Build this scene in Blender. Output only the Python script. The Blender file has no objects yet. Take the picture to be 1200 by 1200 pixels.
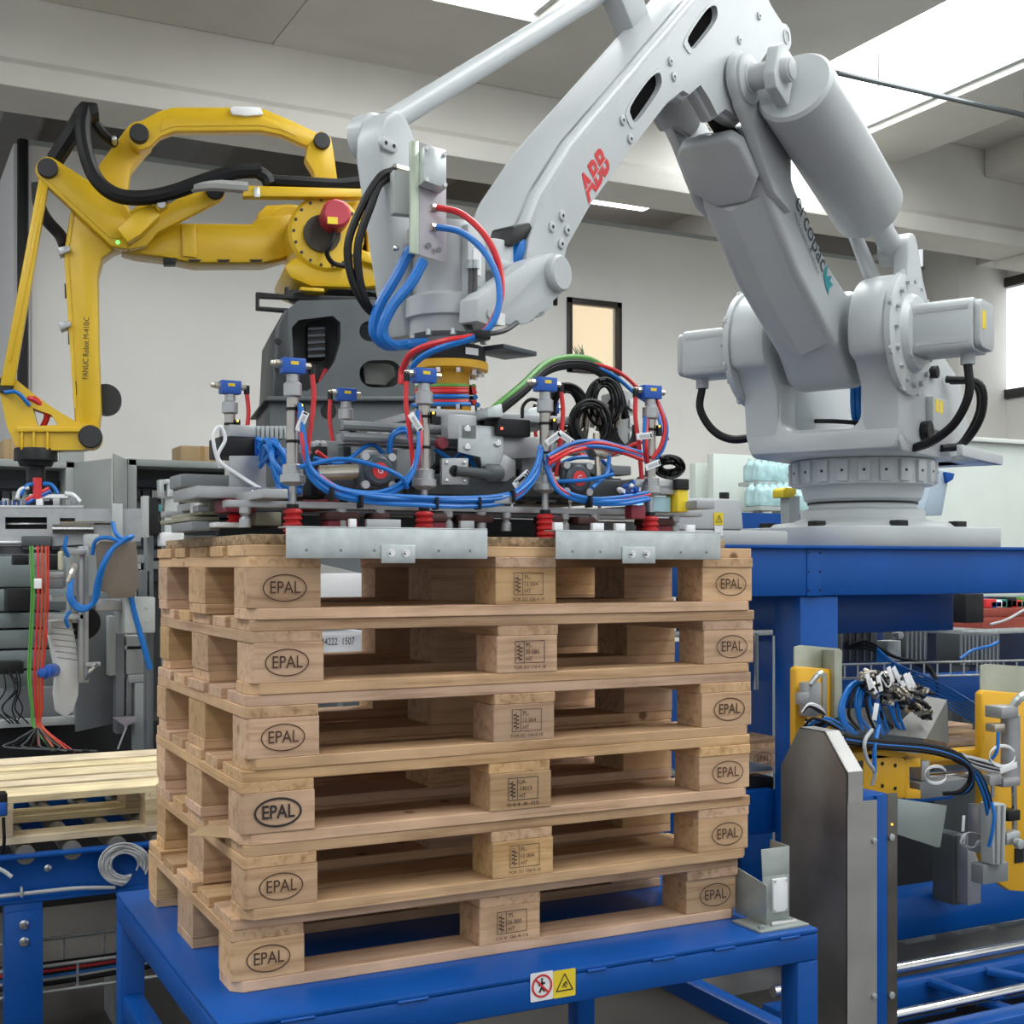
import bpy, bmesh, math, random
from mathutils import Vector as V, Matrix
from mathutils.geometry import tessellate_polygon
random.seed(7)
scene = bpy.context.scene
COL = scene.collection

# ------------------------------------------------------------------ camera, world, lights, exposure
CAM = V((-.636, -2.437, 1.5)); YAW = .471; FPX = 1500.0; HZ = 663.0
cam_d = bpy.data.cameras.new('camera'); cam_o = bpy.data.objects.new('camera', cam_d); COL.objects.link(cam_o)
cam_o.location = CAM; cam_o.rotation_euler = (math.pi/2, 0, -YAW)
cam_d.sensor_fit = 'HORIZONTAL'; cam_d.sensor_width = 36; cam_d.lens = FPX/1200*36
cam_d.shift_y = (HZ-600)/1200; cam_d.clip_end = 200; cam_d.clip_start = .05
scene.camera = cam_o
w = bpy.data.worlds.new('world'); scene.world = w; w.use_nodes = True
w.node_tree.nodes['Background'].inputs[0].default_value = (.93, .97, 1.0, 1)
w.node_tree.nodes['Background'].inputs[1].default_value = .95
SKYLIGHT = 8.0
vs = scene.view_settings
vs.view_transform = 'Standard'; vs.look = 'None'; vs.gamma = 1; vs.use_curve_mapping = False
vs.exposure = -0.08

# ------------------------------------------------------------------ helpers
cY, sY = math.cos(YAW), math.sin(YAW)
def ray(u, v):
    a = (u-600)/FPX
    return V((a*cY+sY, -a*sY+cY, (HZ-v)/FPX))
def pix(u, v, D): return CAM + ray(u, v)*D
def pon(u, v, ax, val):
    r = ray(u, v); return CAM + r*((val-CAM[ax])/r[ax])
class Fr:                                            # a local frame: f(a, b, c) -> world
    def __init__(s, o=(0,0,0), x=(1,0,0), y=(0,1,0), z=(0,0,1)):
        s.o, s.x, s.y, s.z = V(o), V(x).normalized(), V(y).normalized(), V(z).normalized()
    def __call__(s, a, b, c): return s.o + s.x*a + s.y*b + s.z*c
    def at(s, a, b, c): return Fr(s(a, b, c), s.x, s.y, s.z)
def rotz(o, deg):
    a = math.radians(deg); return Fr(o, (math.cos(a), math.sin(a), 0), (-math.sin(a), math.cos(a), 0))
WLD = Fr()
def spline(pts, k=6):
    P = [V(p) for p in pts]; out = []
    if len(P) < 3: return P
    for i in range(len(P)-1):
        a = P[i-1] if i else P[0]*2-P[1]; b = P[i]; c = P[i+1]; d = P[i+2] if i+2 < len(P) else c*2-b
        for j in range(k):
            t = j/k
            out.append(.5*((2*b)+(c-a)*t+(2*a-5*b+4*c-d)*t*t+(3*b-a-3*c+d)*t**3))
    out.append(P[-1]); return out
def perp(d):
    d = d.normalized(); a = d.cross(V((0,0,1)))
    if a.length < 1e-3: a = d.cross(V((1,0,0)))
    a.normalize(); return a, d.cross(a).normalized()
class MB:
    def __init__(s, fr=WLD): s.v, s.f, s.fr = [], [], fr
    def add(s, vs_, fs):
        n = len(s.v); s.v += [V(p) for p in vs_]; s.f += [tuple(i+n for i in f) for f in fs]; return s
    def box(s, lo, hi, fr=None):
        fr = fr or s.fr; (a,b,c),(d,e,f) = lo, hi
        return s.hexa([fr(*p) for p in ((a,b,c),(d,b,c),(d,e,c),(a,e,c),(a,b,f),(d,b,f),(d,e,f),(a,e,f))])
    def cbox(s, c, size, fr=None):
        return s.box([c[i]-size[i]/2 for i in range(3)], [c[i]+size[i]/2 for i in range(3)], fr)
    def hexa(s, p): return s.add(p, [(3,2,1,0),(4,5,6,7),(0,1,5,4),(1,2,6,5),(2,3,7,6),(3,0,4,7)])
    def bar(s, p0, p1, w, h, up=(0,0,1)):            # rectangular bar between two world points
        p0, p1 = V(p0), V(p1); d = (p1-p0).normalized(); r = d.cross(V(up))
        if r.length < 1e-4: r = d.cross(V((1,0,0)))
        r.normalize(); q = r.cross(d).normalized(); r *= w/2; q *= h/2
        return s.hexa([p0-r-q, p0+r-q, p1+r-q, p1-r-q, p0-r+q, p0+r+q, p1+r+q, p1-r+q])
    def cyl(s, p0, p1, r, r2=None, n=16):
        p0, p1 = V(p0), V(p1); r2 = r if r2 is None else r2; a, b = perp(p1-p0); vs_ = []
        for p, q in ((p0, r), (p1, r2)):
            vs_ += [p+(a*math.cos(2*math.pi*i/n)+b*math.sin(2*math.pi*i/n))*q for i in range(n)]
        fs = [(i, (i+1)%n, n+(i+1)%n, n+i) for i in range(n)]+[tuple(range(n))[::-1], tuple(range(n, 2*n))]
        return s.add(vs_, fs)
    def lathe(s, prof, o, axis=(0,0,1), n=32):       # prof [(radius, height)]
        o = V(o); ax = V(axis).normalized(); a, b = perp(ax); vs_, fs = [], []
        for r, h in prof:
            vs_ += [o+ax*h+(a*math.cos(2*math.pi*i/n)+b*math.sin(2*math.pi*i/n))*max(r, 1e-4) for i in range(n)]
        for k in range(len(prof)-1):
            for i in range(n): fs.append((k*n+i, k*n+(i+1)%n, (k+1)*n+(i+1)%n, (k+1)*n+i))
        fs += [tuple(range(n))[::-1], tuple(range((len(prof)-1)*n, len(prof)*n))]
        return s.add(vs_, fs)
    def tube(s, pts, r, n=6, k=6):
        P = spline(pts, k) if k else [V(p) for p in pts]; vs_, fs = [], []
        a = None
        for i, p in enumerate(P):
            d = (P[min(i+1, len(P)-1)]-P[max(i-1, 0)]).normalized()
            if a is None: a, b = perp(d)
            else:
                a = (a-d*a.dot(d)).normalized(); b = d.cross(a)
            vs_ += [p+(a*math.cos(2*math.pi*j/n)+b*math.sin(2*math.pi*j/n))*r for j in range(n)]
        for i in range(len(P)-1):
            for j in range(n): fs.append((i*n+j, i*n+(j+1)%n, (i+1)*n+(j+1)%n, (i+1)*n+j))
        fs += [tuple(range(n))[::-1], tuple(range((len(P)-1)*n, len(P)*n))]
        return s.add(vs_, fs)
    def prism(s, poly, t0, t1, fr=None, holes=()):   # (a, b) in the frame's x-z plane, extruded along its y
        fr = fr or s.fr
        loops = [list(poly)]+[list(h) for h in holes]; allp = [p for l in loops for p in l]; m = len(allp)
        vs_ = [fr(a, t0, b) for a, b in allp]+[fr(a, t1, b) for a, b in allp]; fs = []
        if holes:
            tr = tessellate_polygon([[V((a, b, 0)) for a, b in l] for l in loops])
            fs += [tuple(t) for t in tr]+[tuple(i+m for i in t[::-1]) for t in tr]
        else: fs += [tuple(range(m)), tuple(range(m, 2*m))[::-1]]
        k = 0
        for l in loops:
            n = len(l); fs += [(k+i, k+(i+1)%n, m+k+(i+1)%n, m+k+i) for i in range(n)]; k += n
        return s.add(vs_, fs)
    def loft(s, rings):
        n = len(rings[0]); vs_ = [p for r in rings for p in r]; fs = []
        for k in range(len(rings)-1):
            fs += [(k*n+i, k*n+(i+1)%n, (k+1)*n+(i+1)%n, (k+1)*n+i) for i in range(n)]
        fs += [tuple(range(n))[::-1], tuple(range((len(rings)-1)*n, len(rings)*n))]
        return s.add(vs_, fs)
    def ball(s, c, r, n=10, sc=(1,1,1)):
        c = V(c); vs_ = []; m = n//2
        for i in range(1, m):
            th = math.pi*i/m
            vs_ += [c+V((math.sin(th)*math.cos(2*math.pi*j/n)*sc[0], math.sin(th)*math.sin(2*math.pi*j/n)*sc[1], math.cos(th)*sc[2]))*r for j in range(n)]
        fs = [(i*n+j, (i+1)*n+j, (i+1)*n+(j+1)%n, i*n+(j+1)%n) for i in range(m-2) for j in range(n)]
        k = len(vs_); vs_ += [c+V((0,0,r*sc[2])), c-V((0,0,r*sc[2]))]
        fs += [(j, (j+1)%n, k) for j in range(n)]+[((m-2)*n+(j+1)%n, (m-2)*n+j, k+1) for j in range(n)]
        return s.add(vs_, fs)
    def build(s, name, m, parent=None, bev=0, seg=2, smooth=True, origin=None, ang=35):
        c = V(origin) if origin is not None else (V([min(p[i] for p in s.v) for i in range(3)])+V([max(p[i] for p in s.v) for i in range(3)]))/2
        me = bpy.data.meshes.new(name); me.from_pydata([p-c for p in s.v], [], s.f)
        bm = bmesh.new(); bm.from_mesh(me); bmesh.ops.recalc_face_normals(bm, faces=bm.faces)
        if bev:
            ed = [e for e in bm.edges if len(e.link_faces) == 2 and e.calc_face_angle(0) > math.radians(40)]
            bmesh.ops.bevel(bm, geom=ed, offset=bev, segments=seg, affect='EDGES', clamp_overlap=True, profile=.5)
        bm.to_mesh(me); bm.free()
        if smooth:
            me.shade_smooth(); me.set_sharp_from_angle(angle=math.radians(ang))
        return link(name, me, m, c, parent)
def wloc(o): return o.location + (wloc(o.parent) if o.parent else V((0,0,0)))
def link(name, me, m, c, parent=None):
    o = bpy.data.objects.new(name, me); COL.objects.link(o)
    if m is not None and not me.materials: me.materials.append(m)
    o.location = c-(wloc(parent) if parent else V((0,0,0)))
    o.parent = parent
    return o
def tag(o, label, cat, group=None):
    o['label'] = label; o['category'] = cat
    if group: o['group'] = group
    return o
def thing(name, label, cat, loc, group=None):
    o = bpy.data.objects.new(name, None); COL.objects.link(o); o.location = V(loc); o.empty_display_size = .1
    return tag(o, label, cat, group)
def struct(o): o['kind'] = 'structure'; return o
TXT = {}
def text(s, size, fr, m, parent, name='lettering', shear=0, width=None, bold=0):
    """flat lettering lying in the frame's x-z plane, centred on its origin"""
    key = (s, bold)
    if key not in TXT:
        cu = bpy.data.curves.new('t', 'FONT'); cu.body = s; cu.align_x = 'CENTER'; cu.align_y = 'CENTER'; cu.resolution_u = 3; cu.offset = bold
        ob = bpy.data.objects.new('t', cu); me = bpy.data.meshes.new_from_object(ob)
        TXT[key] = ([tuple(v.co) for v in me.vertices], [tuple(p.vertices) for p in me.polygons])
        bpy.data.objects.remove(ob); bpy.data.curves.remove(cu); bpy.data.meshes.remove(me)
    vs_, fs = TXT[key]; w0 = max(v[0] for v in vs_)-min(v[0] for v in vs_)
    kx = size if width is None else width/w0
    b = MB(); b.add([fr(v[0]*kx+shear*v[1]*size, 0, v[1]*size) for v in vs_], fs)
    return b.build(name, m, parent, smooth=False)
def circ(c, r, a0=0, a1=360, n=12, e=1.0):
    return [(c[0]+r*math.cos(math.radians(a0+(a1-a0)*i/n)), c[1]+r*e*math.sin(math.radians(a0+(a1-a0)*i/n))) for i in range(n+(0 if a1-a0 == 360 else 1))]
def rrect(x0, z0, x1, z1, r, n=4):
    P = []
    for cx, cz, a in ((x1-r, z1-r, 0), (x0+r, z1-r, 90), (x0+r, z0+r, 180), (x1-r, z0+r, 270)): P += circ((cx, cz), r, a, a+90, n)
    return P

# ------------------------------------------------------------------ materials
MATS = {}
def mat(name, col, rough=.5, metal=0.0, var=.08, scale=6, bump=0.0, bscale=60, rvar=.1, rnd=0.0, coat=0, stretch=(1,1,1), spec=.5):
    if name in MATS: return MATS[name]
    m = bpy.data.materials.new(name); m.use_nodes = True; nt = m.node_tree; N, L = nt.nodes, nt.links
    b = N['Principled BSDF']; b.inputs['Roughness'].default_value = rough; b.inputs['Metallic'].default_value = metal
    b.inputs['Specular IOR Level'].default_value = spec
    if coat: b.inputs['Coat Weight'].default_value = coat; b.inputs['Coat Roughness'].default_value = .15
    tc = N.new('ShaderNodeTexCoord'); mp = N.new('ShaderNodeMapping'); L.new(tc.outputs['Object'], mp.inputs[0]); mp.inputs['Scale'].default_value = stretch
    nz = N.new('ShaderNodeTexNoise'); nz.inputs['Scale'].default_value = scale; nz.inputs['Detail'].default_value = 5; L.new(mp.outputs[0], nz.inputs['Vector'])
    mx = N.new('ShaderNodeMix'); mx.data_type = 'RGBA'
    mx.inputs[6].default_value = (*[max(0, c*(1-var)) for c in col], 1); mx.inputs[7].default_value = (*[min(1, c*(1+var)) for c in col], 1)
    rg = N.new('ShaderNodeMapRange'); rg.inputs[1].default_value = .3; rg.inputs[2].default_value = .7; L.new(nz.outputs[0], rg.inputs[0]); L.new(rg.outputs[0], mx.inputs[0])
    out = mx.outputs[2]
    if rnd:
        oi = N.new('ShaderNodeObjectInfo'); hv = N.new('ShaderNodeHueSaturation'); mr = N.new('ShaderNodeMapRange')
        mr.inputs[3].default_value = 1-rnd; mr.inputs[4].default_value = 1+rnd; L.new(oi.outputs['Random'], mr.inputs[0]); L.new(mr.outputs[0], hv.inputs['Value'])
        L.new(out, hv.inputs['Color']); out = hv.outputs[0]
    L.new(out, b.inputs['Base Color'])
    if rvar:
        rr = N.new('ShaderNodeMapRange'); rr.inputs[3].default_value = max(.03, rough-rvar); rr.inputs[4].default_value = min(1, rough+rvar); L.new(nz.outputs[0], rr.inputs[0]); L.new(rr.outputs[0], b.inputs['Roughness'])
    if bump:
        n2 = N.new('ShaderNodeTexNoise'); n2.inputs['Scale'].default_value = bscale; n2.inputs['Detail'].default_value = 3; L.new(mp.outputs[0], n2.inputs['Vector'])
        bp = N.new('ShaderNodeBump'); bp.inputs['Strength'].default_value = bump; bp.inputs['Distance'].default_value = .002; L.new(n2.outputs[0], bp.inputs['Height']); L.new(bp.outputs[0], b.inputs['Normal'])
    MATS[name] = m; return m
def emit(name, col, st):
    if name in MATS: return MATS[name]
    m = bpy.data.materials.new(name); m.use_nodes = True; nt = m.node_tree; b = nt.nodes['Principled BSDF']
    b.inputs['Base Color'].default_value = (*col, 1); b.inputs['Emission Color'].default_value = (*col, 1); b.inputs['Emission Strength'].default_value = st; b.inputs['Roughness'].default_value = .4
    MATS[name] = m; return m
def wood(name, axis, base=(.60,.40,.235), rnd=.18):
    """sawn timber, grain running along the given axis"""
    if name in MATS: return MATS[name]
    m = bpy.data.materials.new(name); m.use_nodes = True; nt = m.node_tree; N, L = nt.nodes, nt.links; b = N['Principled BSDF']; b.inputs['Roughness'].default_value = .72
    tc = N.new('ShaderNodeTexCoord'); oi = N.new('ShaderNodeObjectInfo'); ad = N.new('ShaderNodeVectorMath'); ad.operation = 'ADD'
    cb = N.new('ShaderNodeCombineXYZ'); ml = N.new('ShaderNodeMath'); ml.operation = 'MULTIPLY'; ml.inputs[1].default_value = 37
    L.new(oi.outputs['Random'], ml.inputs[0]); [L.new(ml.outputs[0], cb.inputs[i]) for i in range(3)]
    L.new(tc.outputs['Object'], ad.inputs[0]); L.new(cb.outputs[0], ad.inputs[1])
    mp = N.new('ShaderNodeMapping'); sc = [34, 34, 34]; sc[axis] = 1.6; mp.inputs['Scale'].default_value = sc; L.new(ad.outputs[0], mp.inputs[0])
    nz = N.new('ShaderNodeTexNoise'); nz.inputs['Scale'].default_value = 1.6; nz.inputs['Detail'].default_value = 6; nz.inputs['Roughness'].default_value = .6; nz.inputs['Distortion'].default_value = .5; L.new(mp.outputs[0], nz.inputs['Vector'])
    cr = N.new('ShaderNodeValToRGB'); e = cr.color_ramp.elements; e[0].position = .30; e[1].position = .70
    e[0].color = (*[c*k for c, k in zip(base, (.64,.56,.49))], 1); e[1].color = (*[min(1, c*k) for c, k in zip(base, (1.12,1.14,1.2))], 1)
    x = cr.color_ramp.elements.new(.48); x.color = (*base, 1); L.new(nz.outputs[0], cr.inputs[0])
    hv = N.new('ShaderNodeHueSaturation'); mr = N.new('ShaderNodeMapRange'); mr.inputs[3].default_value = 1-rnd; mr.inputs[4].default_value = 1+rnd*.7
    L.new(oi.outputs['Random'], mr.inputs[0]); L.new(mr.outputs[0], hv.inputs['Value']); L.new(cr.outputs[0], hv.inputs['Color'])
    wn = N.new('ShaderNodeTexWhiteNoise'); wn.noise_dimensions = '1D'; L.new(ml.outputs[0], wn.inputs['W']); m2 = N.new('ShaderNodeMapRange'); m2.inputs[3].default_value = .488; m2.inputs[4].default_value = .503
    L.new(wn.outputs[0], m2.inputs[0]); L.new(m2.outputs[0], hv.inputs['Hue'])
    m3 = N.new('ShaderNodeMapRange'); m3.inputs[3].default_value = .88; m3.inputs[4].default_value = 1.16; L.new(wn.outputs[0], m3.inputs[0]); L.new(m3.outputs[0], hv.inputs['Saturation'])
    # knots: sparse dark voronoi spots
    vo = N.new('ShaderNodeTexVoronoi'); vo.inputs['Scale'].default_value = 5.5; L.new(ad.outputs[0], vo.inputs['Vector'])
    kr = N.new('ShaderNodeMapRange'); kr.inputs[1].default_value = .05; kr.inputs[2].default_value = .085; L.new(vo.outputs['Distance'], kr.inputs[0])
    km = N.new('ShaderNodeMix'); km.data_type = 'RGBA'; km.inputs[6].default_value = (.22,.11,.05,1); L.new(kr.outputs[0], km.inputs[0]); L.new(hv.outputs[0], km.inputs[7])
    st = N.new('ShaderNodeTexNoise'); st.inputs['Scale'].default_value = 7; st.inputs['Detail'].default_value = 4; L.new(ad.outputs[0], st.inputs['Vector'])
    sr = N.new('ShaderNodeMapRange'); sr.inputs[1].default_value = .35; sr.inputs[2].default_value = .7; sr.inputs[3].default_value = .80; sr.inputs[4].default_value = 1.08; L.new(st.outputs[0], sr.inputs[0])
    h2 = N.new('ShaderNodeHueSaturation'); L.new(sr.outputs[0], h2.inputs['Value']); L.new(km.outputs[2], h2.inputs['Color'])
    L.new(h2.outputs[0], b.inputs['Base Color'])
    bp = N.new('ShaderNodeBump'); bp.inputs['Strength'].default_value = .35; bp.inputs['Distance'].default_value = .0015; L.new(nz.outputs[0], bp.inputs['Height']); L.new(bp.outputs[0], b.inputs['Normal'])
    MATS[name] = m; return m
WHITE = mat('robot_white_paint', (.48,.505,.515), .37, var=.03, bump=.08, bscale=180)
WHITE2 = mat('robot_off_white', (.42,.44,.445), .45, var=.04)
MOTORG = mat('motor_grey_paint', (.47,.50,.50), .42, var=.03)
BLUE = mat('blue_paint', (.002,.072,.32), .33, var=.10, scale=4, bump=.1, bscale=120, rvar=.08, spec=.32)
YEL = mat('robot_yellow_paint', (.66,.42,.012), .34, var=.05)
OCH = mat('adapter_yellow_paint', (.74,.40,.02), .38, var=.04)
ALU = mat('aluminium', (.40,.41,.42), .38, .6, var=.08, scale=20)
GALV = mat('galvanised_steel', (.55,.59,.59), .38, .75, var=.13, scale=26, rvar=.14)
ZINC = mat('yellow_zinc_plate', (.38,.40,.32), .38, .55, var=.16, scale=9, rvar=.15)
STEEL = mat('chrome_steel', (.72,.72,.72), .16, 1.0, var=.05)
RAWST = mat('mill_scale_steel', (.27,.255,.235), .45, .72, var=.30, scale=5, rvar=.15)
NICK = mat('nickel_fitting', (.62,.57,.48), .28, .9, var=.06)
BLK = mat('black_rubber', (.007,.007,.008), .5, var=.2, spec=.3)
BLKM = mat('black_metal', (.012,.012,.013), .45, var=.2, spec=.3)
DGREY = mat('dark_grey_casting', (.07,.08,.085), .5, var=.12)
DGREY2 = mat('dark_slate_plastic', (.045,.06,.075), .42, var=.1)
MGREY = mat('mid_grey_paint', (.19,.205,.215), .5, var=.07)
LGREY = mat('light_grey_paint', (.42,.45,.44), .5, var=.05)
RED = mat('red_silicone', (.55,.02,.025), .42, var=.08)
DRED = mat('dark_red_pad', (.22,.02,.04), .5, var=.12)
REDH = mat('red_hose', (.62,.025,.03), .35, var=.05)
BLUH = mat('blue_hose', (.003,.145,.50), .38, var=.08)
BLUP = mat('blue_plastic', (.012,.09,.42), .35, var=.06)
GRNH = mat('green_hose', (.10,.32,.06), .4, var=.08)
GRYH = mat('grey_cable', (.42,.43,.44), .45, var=.08)
WHTP = mat('white_plastic', (.78,.79,.80), .4, var=.03)
YLAB = mat('yellow_label', (.80,.60,.03), .45, var=.02)
INK = mat('black_print', (.03,.022,.02), .7, var=.1)
BURN = mat('burnt_brand', (.075,.035,.022), .8, var=.25, scale=40)
REDP = mat('red_print', (.60,.02,.025), .5, var=.05)
CARD = mat('cardboard', (.48,.34,.19), .8, var=.08)
GREEN = mat('green_moulding', (.03,.22,.18), .4)
MATTE = mat('matt_slot_shade', (.003,.003,.003), .95, var=0, spec=.05)
DULLZ = mat('dull_zinc_sheet', (.34,.375,.355), .4, .5, var=.14, scale=18)
NTUBE = mat('nickel_tube', (.42,.40,.37), .30, .85, var=.08, scale=30)
ROLL = mat('dull_roller_steel', (.26,.25,.22), .45, .5, var=.15)
CLEAR = mat('pale_blue_shrink_film', (.45,.66,.68), .18, var=.25, scale=14, bump=.8, bscale=30)
# ------------------------------------------------------------------ the hall
PLAST = mat('painted_plaster', (.87,.855,.815), .85, var=.035, scale=1.2, bump=.25, bscale=90)
PLASTW = mat('white_painted_wall', (.84,.845,.84), .8, var=.03, scale=1.0)
CONC = mat('precast_concrete', (.72,.705,.66), .85, var=.06, scale=1.5, bump=.2, bscale=40)
CONCD = mat('shaded_precast_concrete', (.36,.35,.33), .9, var=.08, scale=1.5)  # darker copy of the concrete, the far bay's shade in its colour
FLOORM = mat('worn_concrete_floor', (.058,.052,.046), .6, var=.28, scale=2.2, bump=.15)
struct(MB().box((-9,-7,-.1), (14,17,0)).build('floor', FLOORM))
YW = 8.9; XR = 11.4; ZW = 5.01; YB = 7.0; ZS = 5.45; ZT = 5.9
# partition wall with a lit window in it
wx0, wx1, wz0, wz1 = 5.80, 6.37, 3.52, 4.18
wb = struct(MB(Fr((0,YW,0))).prism([(.64,0),(XR,0),(XR,ZW),(.64,ZW)], 0, .10, holes=[[(wx0,wz0),(wx1,wz0),(wx1,wz1),(wx0,wz1)]]).build('wall_back', PLAST, smooth=False))
struct(MB().box((.5,YW+.02,0), (.64,15.8,ZW)).build('wall_left', PLASTW))
struct(MB().box((.60,YW-.015,ZW), (XR,YW+.115,ZW+.04)).build('trim_1', LGREY))
FRM = mat('dark_brown_window_frame', (.03,.024,.02), .4)
LITW = emit('lit_room_wall', (.98,.80,.55), .62)
win = struct(thing('window_1', '', '', (6.08,YW,3.5))); del win['label']; del win['category']
f = MB()
for lo, hi in (((5.76,YW-.02,3.47),(5.82,YW+.03,4.23)), ((6.35,YW-.02,3.47),(6.41,YW+.03,4.23)), ((5.76,YW-.02,3.47),(6.41,YW+.03,3.53)), ((5.76,YW-.02,4.17),(6.41,YW+.03,4.23))): f.box(lo, hi)
f.build('window_frame', FRM, win, bev=.004)
def glass(name, lo, hi, parent):
    m = MATS.get('glass')
    if not m:
        m = bpy.data.materials.new('glass'); m.use_nodes = True; b = m.node_tree.nodes['Principled BSDF']
        b.inputs['Base Color'].default_value = (.9,.95,.95,1); b.inputs['Roughness'].default_value = .05; b.inputs['Alpha'].default_value = .12; MATS['glass'] = m
    return MB().box(lo, hi).build(name, m, parent)
glass('pane', (5.8,YW+.04,3.52), (6.37,YW+.048,4.18), win)
room = MB()
room.box((5.2,YW+.9,3.0), (7.2,YW+.95,4.8))
struct(room.build('wall_office', LITW))
pl = thing('house_plant', 'spiky green house plant behind the small lit window', 'plant', pix(681,425,13.2)); pb = MB(); PB = pon(682,424,1,YW+.2)
for i in range(9):
    a = random.uniform(-.8,.8); h = random.uniform(.12,.2); b0 = PB+V((i*.012-.05, 0, 0))
    tip = b0+V((a*.14, random.uniform(-.05,.05), h)); mid = (b0+tip)/2+V((0,0,.02))
    pb.add([b0-V((.008,0,0)), b0+V((.008,0,0)), mid+V((.012,.004,0)), tip, mid-V((.012,.004,0))], [(0,1,2,3,4)])
pb.build('leaf', mat('leaf_green', (.05,.13,.03), .5), pl)
MB().cyl(PB-V((0,0,.16)), PB, .06, .075).build('pot', mat('terracotta', (.3,.12,.06), .7), pl, bev=.004)
MB().box((5.70,YW+.10,PB.z-.22), (6.50,YW+.45,PB.z-.16)).build('plant_shelf', LGREY); tag(bpy.data.objects['plant_shelf'], 'narrow shelf behind the lit window under the plant', 'shelf')
# right wall, pilaster, window, wall beam
p0 = pon(1166,332,0,XR); p1 = pon(1240,452,0,XR)
y0, y1, z0, z1 = p1.y, p0.y, p1.z-.05, p0.z
FR_R = Fr((XR,0,0), (0,1,0), (1,0,0), (0,0,1))
struct(MB(FR_R).prism([(-5,0),(YW+.3,0),(YW+.3,6.2),(-5,6.2)], 0, .25, holes=[[(y0,z0),(y1,z0),(y1,z1),(y0,z1)]]).build('wall_right', PLAST, smooth=False))
win2 = struct(thing('window_2', '', '', (XR,y1,z0))); del win2['label']; del win2['category']
f = MB()
for a, b in (((y0-.02,z0-.02),(y0+.09,z1+.02)), ((y1-.09,z0-.02),(y1+.02,z1+.02)), ((y0,z0-.02),(y1,z0+.09)), ((y0,z1-.09),(y1,z1+.02))): f.box((XR-.05,a[0],a[1]), (XR+.1,b[0],b[1]))
f.build('window_frame', FRM, win2, bev=.004)
MB().box((XR+.04,y0+.05,z0+.05), (XR+.06,y1-.05,z1-.05)).build('pane', emit('daylit_pane', (.95,.98,1), 1.1), win2)
struct(MB().box((10.62,8.35,0), (XR,YW+.01,5.3)).build('pilaster', PLAST, bev=.01))
struct(MB().box((10.9,-5,4.98), (XR,8.6,5.28)).box((11.05,-5,5.28), (XR,8.6,5.4)).build('wall_beam_right', CONC, bev=.01))
struct(MB().box((10.3,6.75,4.72), (XR,7.55,4.85)).build('corbel', CONC, bev=.01))
MB().tube([(11.02,8.32,5.0),(11.02,8.3,5.6)], .02, k=0).build('rain_pipe', MGREY); tag(bpy.data.objects['rain_pipe'], 'thin grey pipe by the right corner under the roof', 'pipe')
# big transverse girder
FB = Fr((0,YB,0), (0,1,0), (1,0,0), (0,0,1))
struct(MB(FB).prism([(-.06,4.79),(.50,4.79),(.50,4.95),(.40,5.02),(.40,ZT),(.04,ZT),(.04,5.02),(-.06,4.95)], -7, 11.2).build('girder', CONC, bev=.012))
# roof: soffit slabs along y with skylight gaps between them
GAPS = [(-3.3,-1.9,5.4),(2.15,3.77,5.78),(6.15,7.6,6.9)]
xs = -8.0; roof = thing('ceiling', '', '', (0,0,ZS)); del roof['label']; del roof['category']; struct(roof)
SKYM = emit('skylight_panel', (.97,1.0,1.0), SKYLIGHT)
for i, (a, b, ye) in enumerate(GAPS):
    MB().box((xs,-5,ZS), (a,YB+.04,ZT)).build('roof_slab', CONC, roof, bev=.02)
    MB().box((a,ye,ZS), (b,YB+.04,ZT)).build('roof_slab', CONC, roof)
    MB().box((a-.05,-5,ZS+.13), (b+.05,ye+.05,ZS+.16)).build('skylight_panel', SKYM, roof)
    [MB().box((q,-5,ZS+.06), (q+.05,ye,ZS+.12)).build('skylight_curb', LGREY, roof) for q in (a,b-.05)]
    xs = b
MB().box((xs,-5,ZS), (8.45,YB+.04,ZT)).build('roof_slab', CONC, roof, bev=.02)
MB().box((8.45,-5,ZS+.3), (XR+.2,YB+.04,ZT)).build('roof_slab', CONC, roof, bev=.02)
MB().box((9.6,-5,ZS+.02), (10.2,YB+.04,ZS+.32)).build('roof_rib', CONC, roof, bev=.03)
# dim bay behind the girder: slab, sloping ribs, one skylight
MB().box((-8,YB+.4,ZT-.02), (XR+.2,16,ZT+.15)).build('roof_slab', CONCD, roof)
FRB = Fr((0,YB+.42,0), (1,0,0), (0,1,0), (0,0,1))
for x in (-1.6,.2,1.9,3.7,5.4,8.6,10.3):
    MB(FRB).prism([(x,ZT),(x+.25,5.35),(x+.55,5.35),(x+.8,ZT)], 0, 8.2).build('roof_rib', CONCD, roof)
MB().box((6.9,9.3,ZT-.06), (7.9,10.8,ZT-.03)).build('skylight_panel', SKYM, roof)
struct(MB().box((-8,15.8,0), (XR+.3,16,6)).build('wall_far', PLAST))
# conduit hung under the roof
cy_ = pon(970,83,2,5.25).y
tr = thing('conduit', 'thin grey conduit hung across the bright skylight', 'pipe', (7,cy_,5.25))
MB().cyl((5.4,cy_,5.25), (XR,cy_,5.25), .022, n=8).cyl((5.9,cy_-.1,5.2), (7.3,cy_-.1,5.2), .014, n=6).build('conduit_run', DGREY, tr)
for x in (6.4,8.0,9.5): MB().cyl((x,cy_,5.22), (x,cy_,ZT-.1), .008, n=5).build('hanger', MGREY, tr)
MB().cyl((.56,YW-.1,0), (.56,YW-.1,ZW), .045, n=8).build('drain_pole', BLKM); tag(bpy.data.objects['drain_pole'], 'tall black pole at the left end of the partition wall', 'pole')

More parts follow.
